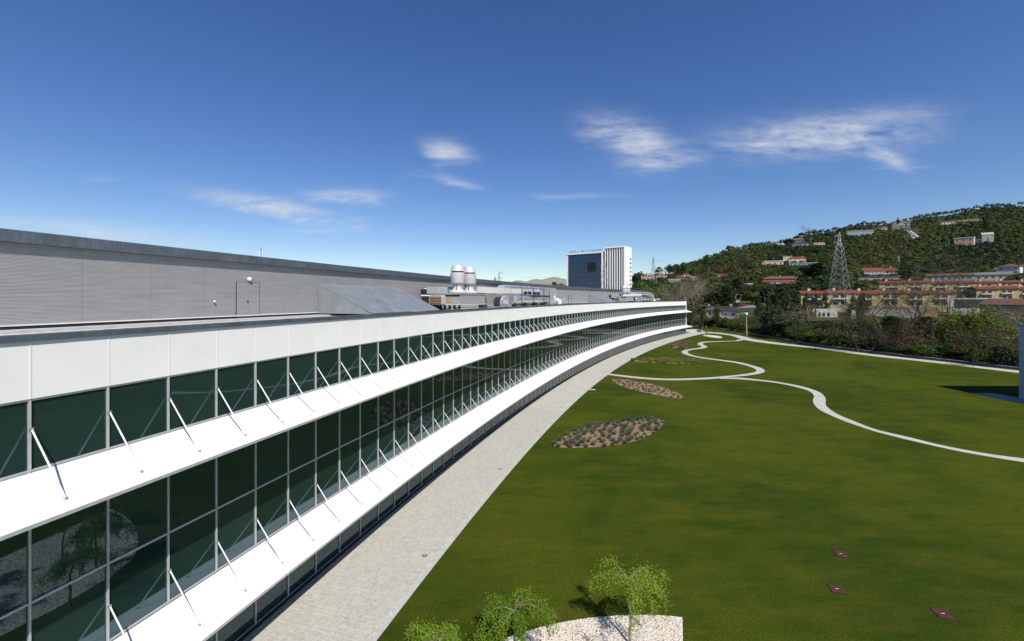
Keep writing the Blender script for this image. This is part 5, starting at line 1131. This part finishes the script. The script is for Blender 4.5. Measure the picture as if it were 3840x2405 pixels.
# ------------------------------------------------------------------ trees round the lawn and on the slope
G1 = 'thicket along the boundary kerb'
rng = np.random.RandomState(77)
KL = {'dark2': 'dense dark green shrub in the thicket along the boundary kerb', 'mid2': 'mid green leafy shrub in the thicket along the boundary kerb', 'olive1': 'olive brown shrub in the thicket along the boundary kerb', 'dark1': 'dark green round tree in the thicket along the boundary kerb', 'sparse2': 'loose light green young tree in the thicket along the boundary kerb', 'bright1': 'fresh bright green tree in the thicket along the boundary kerb', 'brown': 'leafless brown shrub in the thicket along the boundary kerb'}
Yk = 62.0
while Yk < 222:
    for lay in range(3):
        X = kerbX(Yk)+2.8+lay*5.5+rng.uniform(-1.2, 1.6); Yt = Yk+rng.uniform(-2, 2); u = X/Yt; px = 1920+F*u
        if px > 3900: continue
        pool = (['olive1', 'brown', 'mid2', 'sparse2', 'dark2', 'brown'] if px > 3260 else ['dark2', 'mid2', 'bright1', 'olive1', 'dark1', 'mid2', 'sparse2']) if px > 2850 else ['mid2', 'sparse2', 'olive1', 'mid2', 'dark2']
        key = pool[rng.randint(len(pool))]
        lim = 1216 if px > 3260 else 1184 if px > 2900 else 1164       # keeps the houses behind in view
        h = min(HC-(lim+rng.uniform(0, 26)-HOR)*Yt/F, 8.5)-terrain_z(X, Yt); h *= (.75, .92, 1.0)[lay]
        if 2830 < px < 2880 and lay == 2: continue
        tree(key, X, Yt, terrain_z(X, Yt)-.1, max(2.2, h), rng.uniform(5.2, 7.6)*(.85 if px < 2800 else 1.0), KL[key], 'shrub' if key in ('dark2', 'mid2', 'olive1') else 'tree', 'shrub' if key in ('dark2', 'mid2', 'olive1') else 'tree', G1+', '+key[:-1])
    Yk += rng.uniform(2.4, 3.2)*(min(Yk, 120)/120)**.5
tree_px('dark1', 2905, 1150, 1262, 146, 105, 'big dark rounded tree right of the white bungalow wall')
tree_px('dark1', 2948, 1185, 1262, 140, 120, 'broad dark tree in the shaded part of the thicket')
tree_px('blossom', 3045, 1160, 1225, 135, 100, 'pale blossoming tree near the arcade house', zoff=3.0)
tree_px('brown', 3215, 1186, 1280, 108, 135, 'round reddish brown leafless tree above the kerb')
tree_px('mid2', 3120, 1190, 1270, 118, 120, 'bushy mid green tree left of the brown leafless tree')
tree_px('bare2', 3412, 1066, 1300, 112, 300, 'tall bare tree with spreading pale branches in front of the yellow houses')
tree_px('bare2', 3300, 1120, 1290, 116, 200, 'lower bare tree beside the tall bare tree', rot=2.0)
tree_px('bare2', 3510, 1105, 1300, 110, 220, 'bare tree with fine twigs left of the willow', rot=4.0)
tree_px('pine1', 3345, 1178, 1300, 113, 140, 'dark conifer under the tall bare tree, left')
tree_px('pine1', 3470, 1180, 1305, 111, 140, 'dark conifer under the tall bare tree, right')
tree_px('brown', 3405, 1195, 1310, 108, 190, 'brownish leafless shrub at the foot of the tall bare tree')
tree_px('brown', 3550, 1205, 1320, 104, 170, 'brownish leafless shrub at the foot of the left willow')
tree_px('willow', 3725, 1140, 1320, 97, 240, 'weeping willow with hanging yellow green branches'); tree_px('willow', 3640, 1152, 1310, 98, 180, 'smaller weeping willow left of the big willow', rot=1.0)
tree_px('bare1', 3800, 1150, 1260, 100, 130, 'pale bare birch at the right edge', rot=.7)
for k, px in enumerate((3650, 3700, 3745, 3790)): tree_px('cone2', px, (1272, 1262, 1264, 1280)[k], 1370, 84+k*.5, 48, ('first', 'second', 'third', 'fourth')[k]+' small green conifer from the left beside the pavilion')
for k in range(12):
    px = 2845+k*35.5
    if 3120 < px < 3170: continue
    tree_px('cone1', px, 1096+rng.uniform(-3, 7), 1158, 188+rng.uniform(-2, 2), 54, 'dark conifer in the row before the red roofs, number counted from the left '+('one', 'two', 'three', 'four', 'five', 'six', 'seven', 'eight', 'nine', 'ten', 'eleven', 'twelve')[k], group='row of dark conifers')
tree_px('cone1', 3234, 1094, 1160, 187, 64, 'dark conifer right of the big pylon foot')
tree_px('pine1', 2724, 1063, 1146, 228, 100, 'tall dark cedar behind the bungalow roofs'); tree_px('pine1', 2762, 1040, 1130, 262, 105, 'second dark cedar behind the road'); tree_px('dark1', 2680, 1072, 1135, 245, 90, 'dark brown green tree left of the cedar'); tree_px('mid1', 2820, 1085, 1142, 238, 90, 'green tree behind the double street lamp')
tree_px('bare1', 2565, 1056, 1138, 228, 130, 'large bare plane tree behind the end of the roof, left'); tree_px('bare1', 2622, 1050, 1138, 232, 135, 'large bare plane tree behind the end of the building, right', rot=2.5); tree_px('bare1', 2512, 1083, 1135, 222, 95, 'smaller bare tree behind the far ducts', rot=1.2)
tree_px('palm', 2632, 1108, 1172, 188, 100, 'bushy palm tree behind the end of the building', name='palm_tree'); tree_px('palm', 2690, 1122, 1172, 190, 80, 'darker palm tree right of the bushy palm', name='palm_tree', rot=1.0); tree_px('palm', 3010, 1135, 1172, 190, 60, 'yellowish small palm before the conifer row', name='palm_tree', rot=2.0); tree_px('palm', 2592, 1126, 1172, 186, 70, 'small palm hidden behind the end of the roof', name='palm_tree', rot=4.0)
tree_px('bright1', 2400, 1052, 1115, 262, 110, 'light green round tree right of the hotel tower'); tree_px('mid1', 2440, 1062, 1115, 255, 90, 'dark green tree behind the hotel pylon'); tree_px('bright1', 2500, 1060, 1118, 258, 100, 'green round tree below the village'); tree_px('dark1', 2530, 1068, 1120, 250, 80, 'dark tree below the modern flat house')
tree_px('mid1', 2085, 1040, 1110, 300, 85, 'dense green tree left of the hotel', zoff=0); tree_px('mid1', 2115, 1046, 1110, 305, 60, 'smaller green tree touching the hotel wall', zoff=0)
tree_px('cone1', 1856, 1034, 1100, 320, 30, 'dark conifer tip above the long roof edge', zoff=0); tree_px('mid1', 1878, 1043, 1100, 325, 30, 'green tree top above the long roof edge', zoff=0)
def hill_tree(key, px, top, base, wpx, label, **k):
    X, Y, z = hill(px, base); return tree(key, X, Y, z, (base-top)*Y/F, wpx*Y/F, label, **k)
hill_tree('pine1', 3062, 985, 1062, 150, 'very broad dark cedar below the cream villa'); hill_tree('pine1', 3010, 1000, 1058, 90, 'dark cedar left of the very broad cedar'); hill_tree('dark1', 2960, 925, 962, 40, 'dark umbrella tree above the cream villa'); hill_tree('dark1', 3048, 930, 962, 50, 'dark tree above the white terrace wall')
hill_tree('bare2', 3028, 858, 890, 40, 'bare round tree standing out on the ridge'); hill_tree('palm', 2929, 898, 912, 7, 'tiny palm silhouette on the ridge', name='palm_tree'); hill_tree('cone1', 3698, 818, 868, 30, 'dark cypress on the upper hill'); hill_tree('cone1', 3367, 812, 850, 10, 'thin spire like conifer behind the church'); hill_tree('dark1', 2958, 893, 925, 45, 'round dark tree on the ridge left of the blue grey house')
hill_tree('bright1', 3235, 1060, 1108, 70, 'bright green round tree right of the pylon'); hill_tree('dark1', 2890, 1070, 1110, 70, 'dark tree below the brick house'); hill_tree('dark1', 2800, 985, 1040, 60, 'dark tall tree left of the annex'); hill_tree('cone1', 2582, 992, 1018, 18, 'pointed conifer at the foot of the ridge')

# hillside wood: one mass of crowns
rng = np.random.RandomState(101); Vs = []; Cs = []
PAL = np.array([(.022, .034, .011), (.027, .042, .011), (.034, .056, .011), (.042, .070, .011), (.058, .082, .013), (.070, .072, .020), (.064, .054, .024), (.062, .094, .013)])
cnt = 0
for Yb in np.geomspace(208, 1420, 92):
    sp = 6.6+Yb*.0085; u = .275
    while u < 1.36:
        u += sp/Yb*rng.uniform(.75, 1.3)
        Y = Yb*(1+rng.uniform(-.009, .009)); X = u*Y
        if Y > YR(u)+15: continue
        if Y < 232 and X-kerbX(Y) < 70: continue
        px = 1920+F*u; z = terrain_z(X, Y); base = HOR-(z-HC)*F/Y
        low = (2840 < px < 3110 and 1060 < base < 1100) or (2860 < px < 2960 and 990 < base < 1015)
        h = rng.uniform(7, 14)*(.5 if low else 1)*(1.0 if Y < 900 else 1.1); rad = h*rng.uniform(.46, .68); top = base-h*F/Y; pw = rad*F/Y
        def blocked(): return any(px+pw*.8 > a and px-pw*.8 < b_ and Y < Yc+6 and top < rb-.28*(rb-rt)-2 and base > rt for a, b_, rt, rb, Yc in CLEAR)
        for _ in range(3):
            if blocked(): h *= .62; rad *= .72; top = base-h*F/Y; pw = rad*F/Y
        if blocked(): continue
        patch = math.sin(px*.011+1.3+base*.008)+.8*math.sin(base*.027+px*.006)-.5*smooth((px-3450)/250)+rng.normal()*.7
        ci = 5 if low and rng.rand() < .7 else int(np.clip(3.4+patch*1.5, 0, 7)); col = PAL[ci]*rng.uniform(.75, 1.25)
        n = int(np.clip(80000/Y, 80, 300)); d = rng.normal(size=(n, 3)); d /= np.linalg.norm(d, axis=1)[:, None]; d[:, 2] = np.abs(d[:, 2])*1.3-.35
        lump = 1+.22*np.sin(d[:, 0]*5+cnt)*np.cos(d[:, 1]*4+cnt*1.7)
        P = d*rng.uniform(.7, 1.02, (n, 1))*lump[:, None]*np.array([rad, rad, h*.5]); P[:, 2] += h*.52; P += np.array([X, Y, z])
        lw = rad*(.22 if Y < 500 else .30)
        q = leaf_quads(rng, P, lw, lw*1.2, nrm=d+np.array([0, 0, .25]), nz=.22); Vs.append(q); Cs.append(np.repeat(col[None, :]*rng.uniform(.8, 1.2, (n, 1)), 4, 0)); cnt += 1
V_ = np.concatenate(Vs); C_ = np.concatenate(Cs)
tag(link('hillside_wood', np_mesh('hillside_wood', V_, 4, M['forest'], C_)), 'dense mixed green wood covering the hillside', 'wood', kind='stuff')
print('forest trees', cnt, 'quads', len(V_)//4)
